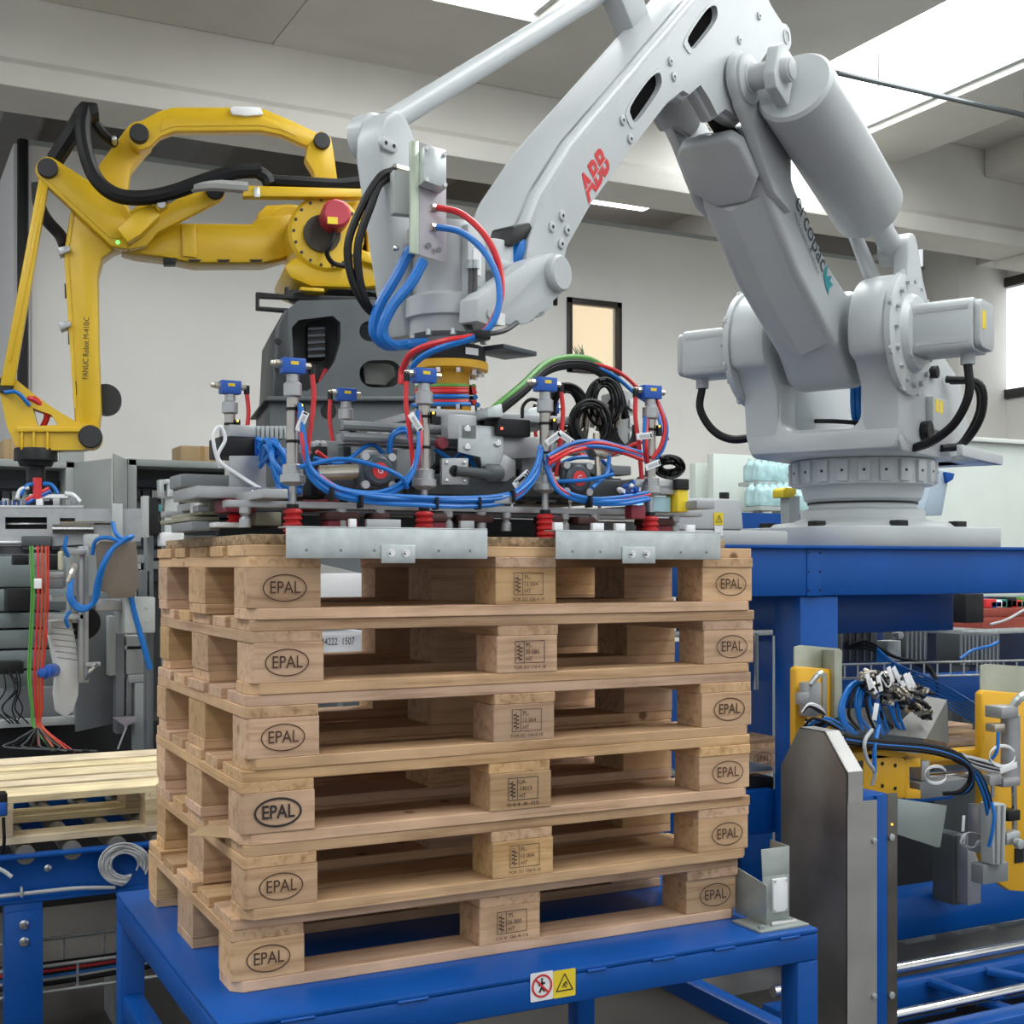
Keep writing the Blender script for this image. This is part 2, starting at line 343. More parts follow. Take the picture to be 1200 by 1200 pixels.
# ------------------------------------------------------------------ stack of pallets on the table
TT = .675
WX, WY, WE = wood('timber_long', 0), wood('timber_cross', 1), wood('timber_block', 0, (.58,.385,.215))
XB = ((0,.145),(.5275,.6725),(1.055,1.2)); YBK = ((0,.1),(.3275,.4725),(.7,.8)); YD = ((0,.145),(.1875,.2875),(.3275,.4725),(.5125,.6125),(.655,.8))
def corner_poly(x0, x1, y0, y1, ch):
    """plan outline with the pallet's outer corners cut off"""
    P = []
    for x, y, dx, dy in ((x0,y0,1,1),(x1,y0,-1,1),(x1,y1,-1,-1),(x0,y1,1,-1)):
        out = (x in (0,1.2)) and (y in (0,.8))
        if not out: P.append((x,y)); continue
        a, b = (x+dx*ch, y), (x, y+dy*ch)
        P += [b,a] if (dx*dy > 0) else [a,b]
    return P
def pallet(lab, o, rot, marks, name='euro_pallet', mats=None, group='euro pallets in the stack', chs=(.004,.006,.02)):
    wx, wy, we = mats or (WX, WY, WE)
    f = rotz(o, rot); f.y_, = (f.y,)
    t = thing(name, lab, 'pallet', f(.6,.4,0), group)
    def pc(nm, x0, x1, y0, y1, z0, z1, m, ch, par=t):
        j = lambda a: random.uniform(-a, a)
        g = Fr(f(j(.002), j(.0015), 0), f.x+f.y*j(.002), V((0,0,1)), f.y-f.x*j(.002))
        return MB(g).prism(corner_poly(x0,x1,y0,y1,ch), z0, z1).build(nm, m, par, bev=.0014, seg=1, smooth=False)
    for y0, y1 in YBK: pc('bottom_board', 0, 1.2, y0, y1, 0, .022, wx, chs[2])
    bl = {}
    for i, (x0, x1) in enumerate(XB):
        for k, (y0, y1) in enumerate(YBK): bl[i,k] = pc('block', x0, x1, y0, y1, .022, .1, we, chs[1])
        pc('stringer_board', x0, x1, 0, .8, .1, .122, wy, chs[0])
    for y0, y1 in YD: pc('deck_board', 0, 1.2, y0, y1, .122, .144, wx, chs[0])
    if marks:
        (s1, s2, s3), foot, dark = marks
        for i, xc in ((0,.072),(2,1.133)):
            g = Fr(f(xc, -.0032, .061), f.x, -f.y, (0,0,1)); m = INK if (dark and i == 0) else BURN
            k = 1.08 if (dark and i == 0) else 1.0; wd = .0045 if dark and i == 0 else .0024
            b = MB(g); n = 40; vv = []
            for q in (0,1):
                vv += [g((.044*k-q*wd)*math.cos(2*math.pi*j/n), 0, (.0268*k-q*wd)*math.sin(2*math.pi*j/n)) for j in range(n)]
            b.add(vv, [(j,(j+1)%n,n+(j+1)%n,n+j) for j in range(n)]); b.build('oval_mark', m, bl[i,0], smooth=False)
            text('EPAL', .034*k, g, m, bl[i,0], 'brand_lettering', width=.060*k, bold=.02 if (dark and i == 0) else .004)
        g = Fr(f(.604,-.0035,.064), f.x, -f.y, (0,0,1)); m = INK if dark else BURN; par = bl[1,0]; b = MB(g)
        def rect(x0, z0, x1, z1): b.add([g(x0,0,z0),g(x1,0,z0),g(x1,0,z1),g(x0,0,z1)], [(0,1,2,3)])
        w_ = .0013
        rect(-.036,-.022,.034,-.022+w_); rect(-.036,.024,.034,.024+w_); rect(-.036,-.022,-.036+w_,.024); rect(.034,-.022,.034+w_,.025); rect(-.015,-.022,-.015+w_,.024)
        for q in range(4):
            rect(-.032,-.012+q*.008,-.0255,-.009+q*.008); rect(-.0245,-.015+q*.008,-.019,-.012+q*.008)
        rect(-.0262,-.019,-.0248,.02); b.build('stamp_frame', m, par, smooth=False)
        for q, s in enumerate((s1,s2,s3)):
            text(s, .0125, g.at((-.008 if q != 1 else -.001)+.006, 0, .0155-q*.0145), m, par, 'stamp_lettering')
        text(foot, .0095, g.at(0,0,-.031), m, par, 'stamp_lettering', width=.075)
    return t
ST = [('lowest pallet of the stack, resting directly on the blue table', (0,0), 0, (('PL','26 000','HT'),'I.V.V. 06-4-13',False)),
      ('second pallet from the bottom, just above the one on the blue table', (.017,-.028), .2, (('PL-','12 004','HT'),'FOR SO 106-4-18',False)),
      ('pallet with the bold black brand oval and the UA- stamp on its centre block', (.010,-.030), -.25, (('UA-','13013','HT'),'044-8-05',True)),
      ('pallet above the bold black branded one, third from the top of the stack', (.019,-.034), .25, (('PL-','12 004','HT'),'FOR SO 104-4-18',False)),
      ('second pallet from the top of the wooden stack', (.027,-.034), .3, (('PL-','30 080','HT'),'FOR SO 110-4-18',False)),
      ('topmost pallet of the stack, clasped by the galvanised gripper jaws', (.021,-.039), .35, (('PL-','12 004','HT'),'FOR SO 106-4-18',False))]
for i, (lab, (dx,dy), rt, mk) in enumerate(ST): pallet(lab, (dx,dy,TT+.0002+i*.1442), rt, mk)
TOPZ = TT+6*.1442
cardm = MB().hexa([V(p) for p in ((-.055,.12,TT+.2888),(.06,.02,TT+.2888),(.10,.1,TT+.2888),(.0,.2,TT+.2888),(-.055,.12,TT+.290),(.06,.02,TT+.290),(.10,.1,TT+.290),(.0,.2,TT+.290))])

# ------------------------------------------------------------------ blue steel table
tb = thing('steel_table', 'blue painted steel table carrying the stack of pallets', 'table', (.62,.37,0))
X0, X1, Y0, Y1 = -.06, 1.31, -.155, .90
MB().box((X0,Y0,TT-.012), (X1,Y1,TT)).build('top_plate', BLUE, tb, bev=.004)
for lo, hi in (((X0,Y0,TT-.072),(X1,Y0+.06,TT-.012)), ((X0,Y1-.06,TT-.072),(X1,Y1,TT-.012)), ((X0,Y0+.06,TT-.072),(X0+.06,Y1-.06,TT-.012)), ((X1-.06,Y0+.06,TT-.072),(X1,Y1-.06,TT-.012))):
    MB().box(lo, hi).build('frame_rail', BLUE, tb, bev=.005)
for x, y in ((X0,Y0),(X1-.06,Y0),(X0,Y1-.06),(X1-.06,Y1-.06),(.62,.5)):
    MB().box((x,y,.05), (x+.06,y+.06,TT-.072)).build('leg', BLUE, tb, bev=.005)
    MB().box((x-.02,y-.02,.0), (x+.08,y+.08,.012)).cyl((x+.03,y+.03,.012), (x+.03,y+.03,.05), .012).build('levelling_foot', GALV, tb)
for x in (X0, X1-.06): MB().box((x+.005,Y0+.06,.38), (x+.055,Y1-.06,.43)).build('stretcher', BLUE, tb, bev=.004)
MB().bar((.1,Y1-.03,.12), (1.2,Y0+.35,.12), .05, .05).build('floor_brace', BLUE, tb, bev=.004)
MB().box((X0+.06,.87,.2), (X1-.06,.9,.25)).build('stretcher', BLUE, tb, bev=.004)
# weld bead highlights along the front edge: short welds
for x in (.05,.28,.70,.86,1.02,1.2): MB().cyl((x,Y0-.001,TT-.011), (x+random.uniform(.03,.08),Y0-.001,TT-.011), .0035, n=6).build('weld_bead', BLUE, tb)
# safety stickers on the apron
FS = Fr((0,Y0-.0012,0), (1,0,0), (0,-1,0), (0,0,1))
c0 = pon(634.5,1155,1,Y0); c1 = pon(661,1152,1,Y0)
st = tag(MB(FS).prism(rrect(c0.x-.026,c0.z-.030,c0.x+.026,c0.z+.028,.003), 0, .0006).build('safety_sticker', WHTP, None), 'white no-entry pictogram sticker on the front of the blue table', 'sticker', 'table stickers')
def ring(g, r, w_, m, par, name='sign_ring', n=32):
    b = MB(g); b.add([g(q*math.cos(2*math.pi*j/n), 0, q*math.sin(2*math.pi*j/n)) for q in (r, r-w_) for j in range(n)], [(j,(j+1)%n,n+(j+1)%n,n+j) for j in range(n)]); return b.build(name, m, par, smooth=False)
def strokes(g, segs, wd, m, par, name='pictogram'):
    b = MB(g)
    for (a,b_),(c,d) in segs:
        L_ = math.hypot(c-a, d-b_); nx, nz = -(d-b_)/L_*wd/2, (c-a)/L_*wd/2
        b.add([g(a+nx,0,b_+nz),g(c+nx,0,d+nz),g(c-nx,0,d-nz),g(a-nx,0,b_-nz)], [(0,1,2,3)])
    return b.build(name, m, par, smooth=False)
g = Fr((c0.x,Y0-.0026,c0.z), (1,0,0), (0,-1,0), (0,0,1))
strokes(g, [((0,.011),(0,-.002)),((0,-.002),(-.006,-.013)),((0,-.002),(.006,-.012)),((-.008,.002),(.007,.006)),((0,.016),(0,.0115))], .0045, INK, st)
ring(g.at(0,-.0004,0) if False else Fr((c0.x,Y0-.003,c0.z),(1,0,0),(0,-1,0),(0,0,1)), .0235, .0042, REDP, st)
strokes(Fr((c0.x,Y0-.0032,c0.z),(1,0,0),(0,-1,0),(0,0,1)), [((-.014,.014),(.014,-.014))], .0042, REDP, st, 'sign_bar')
st2 = tag(MB(FS).prism(rrect(c1.x-.026,c1.z-.028,c1.x+.026,c1.z+.028,.003), 0, .0006).build('safety_sticker', YLAB, None), 'yellow hazard triangle sticker on the front of the blue table', 'sticker', 'table stickers')
g = Fr((c1.x,Y0-.0026,c1.z), (1,0,0), (0,-1,0), (0,0,1))
strokes(g, [((-.019,-.014),(.019,-.014)),((.019,-.014),(0,.02)),((0,.02),(-.019,-.014)),((-.005,-.008),(.003,.004)),((.003,.004),(.006,-.004)),((-.002,.0),(.004,-.009))], .0024, INK, st2)
# corner guide bracket of bent galvanised sheet
gb = thing('corner_guide', 'bent galvanised sheet corner guide with a white reflector on the table end', 'bracket', (1.24,-.09,TT))
MB().box((1.16,-.135,TT), (1.30,-.03,TT+.006)).build('base_plate', DULLZ, gb, bev=.001)
zb = TT+.006
MB().hexa([V(p) for p in ((1.205,-.10,zb),(1.208,-.10,zb),(1.208,.02,zb),(1.205,.02,zb),(1.205,-.10,zb+.09),(1.208,-.10,zb+.09),(1.208,.02,zb+.11),(1.205,.02,zb+.11))]).build('side_cheek', DULLZ, gb, bev=.0008)
MB().box((1.208,-.083,zb), (1.285,-.080,zb+.105)).build('back_plate', DULLZ, gb, bev=.0008)
MB().hexa([V(p) for p in ((1.208,-.083,zb+.105),(1.285,-.083,zb+.105),(1.285,-.080,zb+.105),(1.208,-.080,zb+.105),(1.214,-.07,zb+.165),(1.296,-.07,zb+.165),(1.296,-.067,zb+.165),(1.214,-.067,zb+.165))]).build('flared_lip', DULLZ, gb, bev=.0008)
MB().hexa([V(p) for p in ((1.283,-.08,zb),(1.286,-.08,zb),(1.292,.0,zb),(1.289,.0,zb),(1.294,-.067,zb+.165),(1.297,-.067,zb+.165),(1.305,.01,zb+.165),(1.302,.01,zb+.165))]).build('side_cheek', DULLZ, gb, bev=.0008)
rf = MB().box((1.233,-.0905,zb+.022), (1.274,-.083,zb+.098)).build('reflector', WHTP, gb, bev=.001)
for x, z in ((1.236,.094),(1.271,.094),(1.236,.026),(1.271,.026)): MB().cyl((x,-.093,zb+z), (x,-.089,zb+z), .003, n=8).build('screw', GALV, rf)
MB().cyl((1.21,-.11,zb+.004), (1.28,-.11,zb+.004), .005, n=8).build('hinge_pin', STEEL, gb)
for x, y in ((1.175,-.12),(1.285,-.045)): MB().cyl((x,y,zb), (x,y,zb+.008), .008, n=6).build('bolt', DULLZ, gb)
tag(cardm.build('cardboard_flap', CARD), 'loose cardboard flap sticking out below the bold branded pallet', 'cardboard')
# ------------------------------------------------------------------ white palletising robot
AO = V((3.06,1.627,0)); _d = V((.633-3.06,.384-1.627,0)).normalized(); _n = V((-_d.y,_d.x,0))
AF = Fr(AO, _d, _n, (0,0,1))
def inplane(fr, u, v, t):
    r = ray(u, v); n = fr.y; k = ((fr.o-CAM).dot(n)+t)/V((r.x,r.y,0)).dot(n); p = CAM+r*k
    return ((p-fr.o).dot(fr.x), p.z)
A = lambda u, v, t: inplane(AF, u, v, t)
SP = V((.38,0,2.37)); EP = (1.40,3.05); WP = (2.47,2.235)        # shoulder, elbow, wrist axes (s, z)
rb = thing('palletising_robot', 'large white palletising robot on the blue stand reaching over the pallets', 'robot', (AO.x,AO.y,1.572))
BZ = 1.572
# base
bs = MB().lathe([(.40,0),(.40,.082),(.38,.096),(.28,.108),(.25,.12),(.25,.152),(.215,.165),(.215,.185)], (AO.x,AO.y,BZ), n=48)
bs.build('base_casting', WHITE, rb, bev=0)
pf = rotz((AO.x,AO.y,BZ), 0)
bp_ = MB(Fr(pf.o, pf.x, (0,0,1), pf.y)).prism(rrect(-.46,-.42,.46,.42,.20,6), 0, .080).build('base_flange', WHITE, rb, bev=.008)
for k in range(8):
    a = math.radians(22.5+45*k); c = V((AO.x+.40*math.cos(a), AO.y+.40*math.sin(a), BZ+.090)); MB().cbox(c, (.05,.05,.026)).build('mounting_pad', BLKM, rb, bev=.003)
qb = [pon(u,v,1,1.25) for u,v in ((812,640),(872,640),(812,585))]
cb_ = MB().box((qb[0].x,1.25,BZ), (qb[1].x+.2,1.62,BZ+.055)).hexa([V(p) for p in ((qb[0].x,1.25,BZ+.055),(qb[1].x,1.25,BZ+.055),(qb[1].x,1.6,BZ+.055),(qb[0].x,1.6,BZ+.055),(qb[0].x+.03,1.25,BZ+.165),(qb[1].x-.01,1.25,BZ+.165),(qb[1].x-.01,1.6,BZ+.165),(qb[0].x+.03,1.6,BZ+.165))])
cb = cb_.build('connection_box', WHITE, rb, bev=.01)
ly = pon(842,608,1,1.248); MB().box((ly.x-.02,1.246,ly.z-.022), (ly.x+.02,1.2495,ly.z+.022)).build('warning_label', YLAB, cb)
g = Fr((ly.x,1.2448,ly.z), (1,0,0), (0,-1,0), (0,0,1)); strokes(g, [((-.013,-.012),(.013,-.012)),((.013,-.012),(0,.013)),((0,.013),(-.013,-.012)),((0,.006),(0,-.006))], .002, INK, cb)
MB().box((ly.x-.018,1.246,ly.z-.06), (ly.x+.018,1.2495,ly.z-.024)).build('data_label', WHTP, cb)
MB().cyl((qb[1].x-.05,1.3,BZ+.165), (qb[1].x-.05,1.3,BZ+.19), .018).build('lifting_eye', BLKM, cb)
# turntable
tt = MB().lathe([(.212,.182),(.235,.20),(.25,.255)], (AO.x,AO.y,BZ), n=48)
tt.lathe([(.262,.25),(.285,.255),(.285,.355),(.262,.36)], (AO.x,AO.y,BZ), n=48)
tr_ = tt.build('turntable', WHITE, rb, bev=0)
MB().lathe([(.222,.180),(.222,.188)], (AO.x,AO.y,BZ), n=40).build('axis_seal', BLKM, rb)
for k in range(22):
    a = 2*math.pi*k/22; c = V((math.cos(a), math.sin(a), 0)); f = Fr(V((AO.x,AO.y,BZ))+c*.285, (-c.y,c.x,0), c, (0,0,1))
    o = MB(f).box((-.023,-.012,.262), (.023,.014,.348)).build('ring_block', WHITE, tr_, bev=.004)
    MB().cyl(f(0,.0135,.305), f(0,.0155,.305), .006, n=8).build('bolt_hole', BLKM, o)
# rotating frame: floor block, two cheeks and front bridge
fr_floor = MB(AF).prism([(-.42,1.93),(.40,1.93),(.44,1.97),(.44,2.03),(-.42,2.03)], -.31, .31)
fz = fr_floor.build('frame_floor', WHITE, rb, bev=.018)
def cheek(t0, t1):
    P = [(-.36,1.95),(.36,1.95),(.45,2.0),(.47,2.18),(.53,2.26)]+circ((SP.x,SP.z), .225, -25, 150, 16)+[(.06,2.40),(-.30,2.28),(-.42,2.1)]
    return MB(AF).prism(P, t0, t1, holes=[circ((SP.x-.02,SP.z+.155), .001, n=4)] if False else ())
cheek(.165,.315).build('frame_cheek', WHITE, rb, bev=.02)
cheek(-.315,-.165).build('frame_cheek', WHITE, rb, bev=.02)
UF = Fr(AF(.30,0,0), AF.y, AF.x, (0,0,1))
u_in = circ((-.10,2.08), .06, 180, 270, 5)+circ((.10,2.08), .06, 270, 360, 5)
MB(UF).prism([(-.29,1.94),(.29,1.94),(.31,2.0),(.31,2.26),(.18,2.26),(.16,2.2)]+u_in[::-1]+[(-.16,2.2),(-.18,2.26),(-.31,2.26),(-.31,2.0)], 0, .15).build('front_bridge', WHITE, rb, bev=.014)
for sg in (1,-1):
    gd = MB().lathe([(.232,0),(.232,.022),(.215,.03),(.15,.03),(.135,.055),(.11,.06)], AF(SP.x,sg*.31,SP.z), AF.y*sg, n=40).build('gear_cover', WHITE, rb)
    for k in range(16):
        a = 2*math.pi*k/16; p = AF(SP.x+.195*math.cos(a), sg*.338, SP.z+.195*math.sin(a)); MB().cyl(p, p+AF.y*sg*.016, .011, n=6).build('bolt', WHITE2, gd)
    for k in range(8):
        a = 2*math.pi*(k+.5)/8; p = AF(SP.x+.222*math.cos(a), sg*.325, SP.z+.222*math.sin(a)); MB().cyl(p, p+AF.y*sg*.01, .02, n=8).build('cover_lug', WHITE, gd)
    mo = MB(AF).prism(rrect(SP.x-.095,SP.z-.095,SP.x+.095,SP.z+.095,.025,3), sg*.365, sg*.585).build('motor', MOTORG, rb, bev=.006)
    MB(AF).prism(rrect(SP.x-.088,SP.z-.088,SP.x+.088,SP.z+.088,.03,3), sg*.585, sg*.612).build('motor_end_cap', WHITE2, mo, bev=.008)
    MB(AF).prism(rrect(SP.x-.105,SP.z-.105,SP.x+.105,SP.z+.105,.02,3), sg*.35, sg*.368).build('motor_flange', MOTORG, mo, bev=.003)
    for q in (-.06,.06): MB(AF).box((SP.x-.097,sg*.38 if sg > 0 else -.57,SP.z+q-.006), (SP.x+.097,.57 if sg > 0 else -.38,SP.z+q+.006)).build('cooling_rib', WHITE2, mo)
    MB().cyl(AF(SP.x,sg*.54,SP.z-.095), AF(SP.x,sg*.54,SP.z-.135), .026).build('connector', WHITE2, mo)
    if sg > 0: pts = [AF(SP.x,.54,SP.z-.13), AF(SP.x,.545,SP.z-.24), AF(SP.x-.02,.49,SP.z-.34), AF(SP.x-.05,.40,SP.z-.40), AF(SP.x-.1,.31,SP.z-.42)]
    else: pts = [AF(SP.x,-.54,SP.z-.13), AF(SP.x,-.55,SP.z-.22), AF(SP.x-.02,-.50,SP.z-.31), AF(SP.x-.04,-.42,SP.z-.35), AF(SP.x-.06,-.31,SP.z-.34)]
    MB().tube(pts, .017, 8).build('motor_cable', BLK, mo)
    if sg > 0:
        k = AF(SP.x+.02,.613,SP.z); MB(AF).box((SP.x+.03,.612,SP.z-.02), (SP.x+.075,.6135,SP.z+.045)).build('warning_label', YLAB, mo)
# small items on the near cheek
MB(AF).box((-.02,.315,2.03), (.16,.345,2.16)).build('terminal_cover', WHITE2, rb, bev=.004)
for s0, z0 in ((.05,2.10),(.10,2.10)): MB(AF).box((s0,.345,z0), (s0+.035,.347,z0+.05)).build('warning_label', YLAB, rb)
MB().cyl(AF(.20,.315,2.02), AF(.20,.35,2.02), .04).build('black_connector', BLKM, rb, bev=.004)
MB().cyl(AF(.10,.315,2.26), AF(.10,.345,2.26), .025).build('black_connector', BLKM, rb, bev=.004)
MB().tube([AF(-.1,.33,2.25), AF(-.1,.43,2.23), AF(-.12,.44,2.12), AF(-.16,.36,2.0), AF(-.1,.32,1.98)], .015, 8).build('cable', BLK, rb)
MB().tube([AF(-.05,.33,2.25), AF(-.05,.46,2.22), AF(-.08,.46,2.1), AF(-.1,.38,1.99), AF(-.02,.32,1.97)], .015, 8).build('cable', BLK, rb)
MB(AF).box((-.52,-.2,1.93), (-.2,.42,1.955)).box((-.52,.40,1.93), (.05,.425,1.975)).build('cable_shelf', WHITE, rb, bev=.004)
for j in range(3): MB().tube([AF(.12,.02+j*.02,2.36), AF(.2,.04+j*.02,2.16), AF(.12,.03+j*.02,2.06), AF(-.1,.02+j*.02,2.04)], .014, 7).build('dress_hose', BLUH, rb)
MB().tube([AF(.1,-.16,2.1), AF(.2,-.02,2.08), AF(.15,.15,2.06)], .01, 6).build('cable', BLK, rb)
# lower arm
LP = [(.56,2.305),(.92,2.51),(1.19,2.735),(1.26,2.83),(1.25,2.97),(1.11,2.985),(.97,2.82),(.68,2.61),(.52,2.545)]+circ((SP.x,SP.z), .185, 60, 300, 12)
la = MB(AF).prism(LP, -.125, .125).build('lower_arm', WHITE, rb, bev=.022, seg=3)
RL = [AF(s,t,z) for s,z,t in ()]
# shallow keel along the arm's underside
kl = MB()
kp = [(.60,2.328),(.92,2.51),(1.19,2.735)]
kl.loft([[AF(s,-.095,z), AF(s+.026,0,z-.040), AF(s,.095,z), AF(s-.03,0,z+.04)] for s,z in kp]); kl.build('keel_ridge', WHITE, la)
for sg in (1,-1):
    P = [(1.05,2.70),(1.19,2.735),(1.28,2.82),(1.36,2.90),(1.44,2.96)]+circ(EP, .088, -60, 110, 10)+[(1.28,3.08),(1.16,3.02),(1.05,2.93)]
    MB(AF).prism(P, sg*.112, sg*.150).build('elbow_fork', WHITE, la, bev=.012)
    MB().lathe([(.080,0),(.080,.012),(.066,.016),(.052,.016),(.05,.022)], AF(EP[0],sg*.148,EP[1]), AF.y*sg, n=28).build('elbow_cap', WHITE, la)
# shield-shaped front cover under the elbow
SHF = Fr(AF(1.212,0,2.742), AF.y, (AF.x*.62-V((0,0,.78))), (AF.x*.78+V((0,0,.62))))
MB(SHF).prism([(-.12,.06),(-.06,-.02),(.06,-.02),(.12,.06),(.118,.20),(.09,.24),(-.09,.24),(-.118,.20)], -.03, .022).build('arm_front_cover', WHITE, la, bev=.016, seg=3)
# lettering on the arm's near side
e0 = A(935,233,.127); e1 = A(966,312,.127); ddir = V((e1[0]-e0[0], 0, e1[1]-e0[1])); L_ = ddir.length; ddir.normalize()
ex = AF.x*ddir.x+V((0,0,ddir.z)); ez = AF.y.cross(ex); ez = ez if ez.z > 0 else -ez
gc = AF((e0[0]+e1[0])/2,.1275,(e0[1]+e1[1])/2)
text('ercopac', .105, Fr(gc, ex, AF.y, ez), mat('dark_teal_print', (.03,.06,.07), .5), la, 'lettering', width=L_*1.02)
text('PACKAGING SOLUTIONS', .03, Fr(gc-ez*.062, ex, AF.y, ez), mat('grey_print', (.2,.24,.25), .5), la, 'lettering', width=L_*.9)
lg = gc+ex*(L_*.62)-ez*.012
lb = MB(); lb.add([lg+ex*a+ez*b+AF.y*.0003 for a,b in ((-.02,.045),(.0,.0),(.035,.04),(.03,.01),(.06,.02),(.045,-.015),(.055,-.04),(.015,-.035),(-.02,-.02),(-.03,.01))], [tuple(range(10))])
lb.build('emblem', mat('teal_print', (.01,.27,.32), .5), la, smooth=False)
# balancing cylinder on the near side
CT = .272; _a, _b = A(930,100,CT), A(1020,248,CT)
bt, bb = AF(_a[0],CT,_a[1]), AF(_b[0],CT,_b[1]); bd = (bb-bt).normalized(); q0 = bt+bd*.0; Lc = (bb-q0).length
bc = MB().lathe([(.118,0),(.128,.012),(.128,Lc-.03),(.115,Lc-.008),(.04,Lc),(.038,Lc+.01)], q0, bd, n=40).build('balancing_cylinder', WHITE, rb)
MB().cyl(bb, bb+bd*.03, .04).build('rod_gland', MGREY, bc); MB().cyl(bb+bd*.02, bb+bd*.26, .042).build('piston_rod', WHITE, bc, bev=.004)
re_ = bb+bd*.27; MB().cyl(re_-AF.y*.05, re_+AF.y*.05, .055).build('rod_eye', WHITE, bc, bev=.006)
MB().cyl(AF(EP[0],.15,EP[1]), AF(EP[0],.30,EP[1]), .040).build('balance_pin', WHITE, bc, bev=.003)
CF = Fr(AF(EP[0],.20,EP[1]), AF.x*bd.dot(AF.x)+V((0,0,bd.z)), AF.y, V((0,0,1)))
czv = AF.y.cross(CF.x); CF = Fr(CF.o, CF.x, AF.y, czv)
MB(CF).prism([(-.06,-.05),(-.03,-.085),(.07,-.085),(.07,.085),(-.03,.085),(-.06,.05)], .035, .075).build('clevis_plate', WHITE, bc, bev=.006)
MB().cyl(AF(EP[0],.29,EP[1]), AF(EP[0],.305,EP[1]), .034).build('clevis_washer', WHITE2, bc, bev=.003)
lug = MB(AF).prism([(.20,2.50),(.45,2.50),(.46,2.56)]+circ(((re_-AO).dot(AF.x), re_.z), .06, -20, 160, 8)+[(.28,2.6)], .285, .345)
lug.build('balance_lug', WHITE, rb, bev=.012)
for z in (0,): MB(AF).prism([(.30,2.52),(.42,2.56),(.62,2.72),(.64,2.78),(.56,2.76),(.34,2.62)], .17, .20).build('link_arm', WHITE, rb, bev=.01)
# upper arm
TOPL = [(2.55,2.16),(2.575,2.25),(2.56,2.32),(2.48,2.45),(2.33,2.62),(2.10,2.83),(1.74,3.16),(1.52,3.36),(1.34,3.47),(1.20,3.46)]
REAR = [(1.12,3.41)]+circ((1.0,3.33), .06, 60, 260, 6)+[(1.12,3.24),(1.20,3.16)]+circ(EP, .135, 150, 245, 6)
BOTL = [(1.46,2.93),(1.52,2.895),(1.58,2.93),(1.63,2.955),(1.70,2.905),(1.74,2.905),(1.83,2.845),(2.07,2.625),(2.25,2.45),(2.36,2.32),(2.40,2.22),(2.44,2.14),(2.50,2.12)]
UP = TOPL+REAR+BOTL
s1 = [A(u,v,.10) for u,v in ((738,140),(736,126),(756,96),(768,86),(772,90),(771,104),(752,133),(742,144))]
s2 = [A(u,v,.10) for u,v in ((806,55),(804,44),(824,14),(834,7),(838,12),(836,26),(818,50),(810,58))]
def smooth2(P, k=3): return [(p.x,p.z) for p in spline([V((a,0,b)) for a,b in P+[P[0]]], k)[:-1]]
s1, s2 = smooth2(s1), smooth2(s2)
CORE = TOPL+[(1.12,3.41),(1.10,3.28),(1.28,3.20),(1.36,3.17),(1.50,3.08),(1.60,3.02),(1.70,2.94)]+BOTL[5:]
ua = MB(AF).prism(CORE, -.105, .088).build('upper_arm', WHITE, rb, bev=.022, seg=3)
def shrink(P, d):
    out = []; n = len(P)
    for i in range(n):
        a, b, c = V((*P[i-1],0)), V((*P[i],0)), V((*P[(i+1)%n],0)); t = (c-a).normalized(); nn = V((-t.y,t.x,0)); q = b+nn*d; out.append((q.x,q.y))
    return out
area = sum(UP[i][0]*UP[(i+1)%len(UP)][1]-UP[(i+1)%len(UP)][0]*UP[i][1] for i in range(len(UP)))
MB(AF).prism(UP, -.105, -.075).build('side_wall', WHITE, ua, bev=.012)
MB(AF).prism(UP, .045, .082).build('lug_backing', WHITE, ua, bev=.008)
MB(AF).prism(shrink(UP, .016 if area > 0 else -.016), .080, .105, holes=[s1[::-1], s2[::-1]]).build('side_wall', WHITE, ua)
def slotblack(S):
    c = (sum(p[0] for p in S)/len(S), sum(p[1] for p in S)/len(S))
    return MB(AF).prism([(c[0]+(p[0]-c[0])*.985, c[1]+(p[1]-c[1])*.985) for p in S], .0885, .0895).build('slot_shade', MATTE, ua)  # black floor paints the darkness of a deeper hole
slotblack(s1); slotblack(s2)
def rim(S, k=1.22):
    c = (sum(p[0] for p in S)/len(S), sum(p[1] for p in S)/len(S))
    return MB(AF).prism([(c[0]+(p[0]-c[0])*k, c[1]+(p[1]-c[1])*k) for p in S], .103, .108, holes=[S[::-1]]).build('slot_rim', WHITE, ua)
rim(s1); rim(s2)
# rounded crown along the top edge (chamfer strip between top and side)
for sg in ():
    cr_ = MB(); ring_ = []
    for s,z in TOPL[2:9]: ring_.append([AF(s,.105,z-.02), AF(s+.012,.098,z-.004), AF(s+.016,.07,z+.008), AF(s,.05,z-.02)])
    cr_.loft(ring_); cr_.build('crown_edge', WHITE, ua)
for u, v in ((729,141),(738,163),(646,266),(658,253),(664,270),(657,286),(785,72),(789,90),(866,47),(889,19)):
    s,z = A(u,v,.105); b0 = MB().cyl(AF(s,.104,z), AF(s,.111,z), .014, n=12).build('boss', WHITE, ua, bev=.002); MB().cyl(AF(s,.111,z), AF(s,.1118,z), .0045, n=8).build('boss_hole', BLKM, b0)
c = A(698,205,.106); a0 = A(684,228,.106); a1 = A(711,184,.106)
dd = V((a1[0]-a0[0],0,a1[1]-a0[1])); LL = dd.length; dd.normalize(); ex = AF.x*dd.x+V((0,0,dd.z)); ez = ex.cross(-AF.y); ez = ez if ez.z > 0 else -ez
text('ABB', LL*.56, Fr(AF(c[0],.1062,c[1]), ex, AF.y, ez), REDP, ua, 'logo_lettering', width=LL*.98, bold=.035)
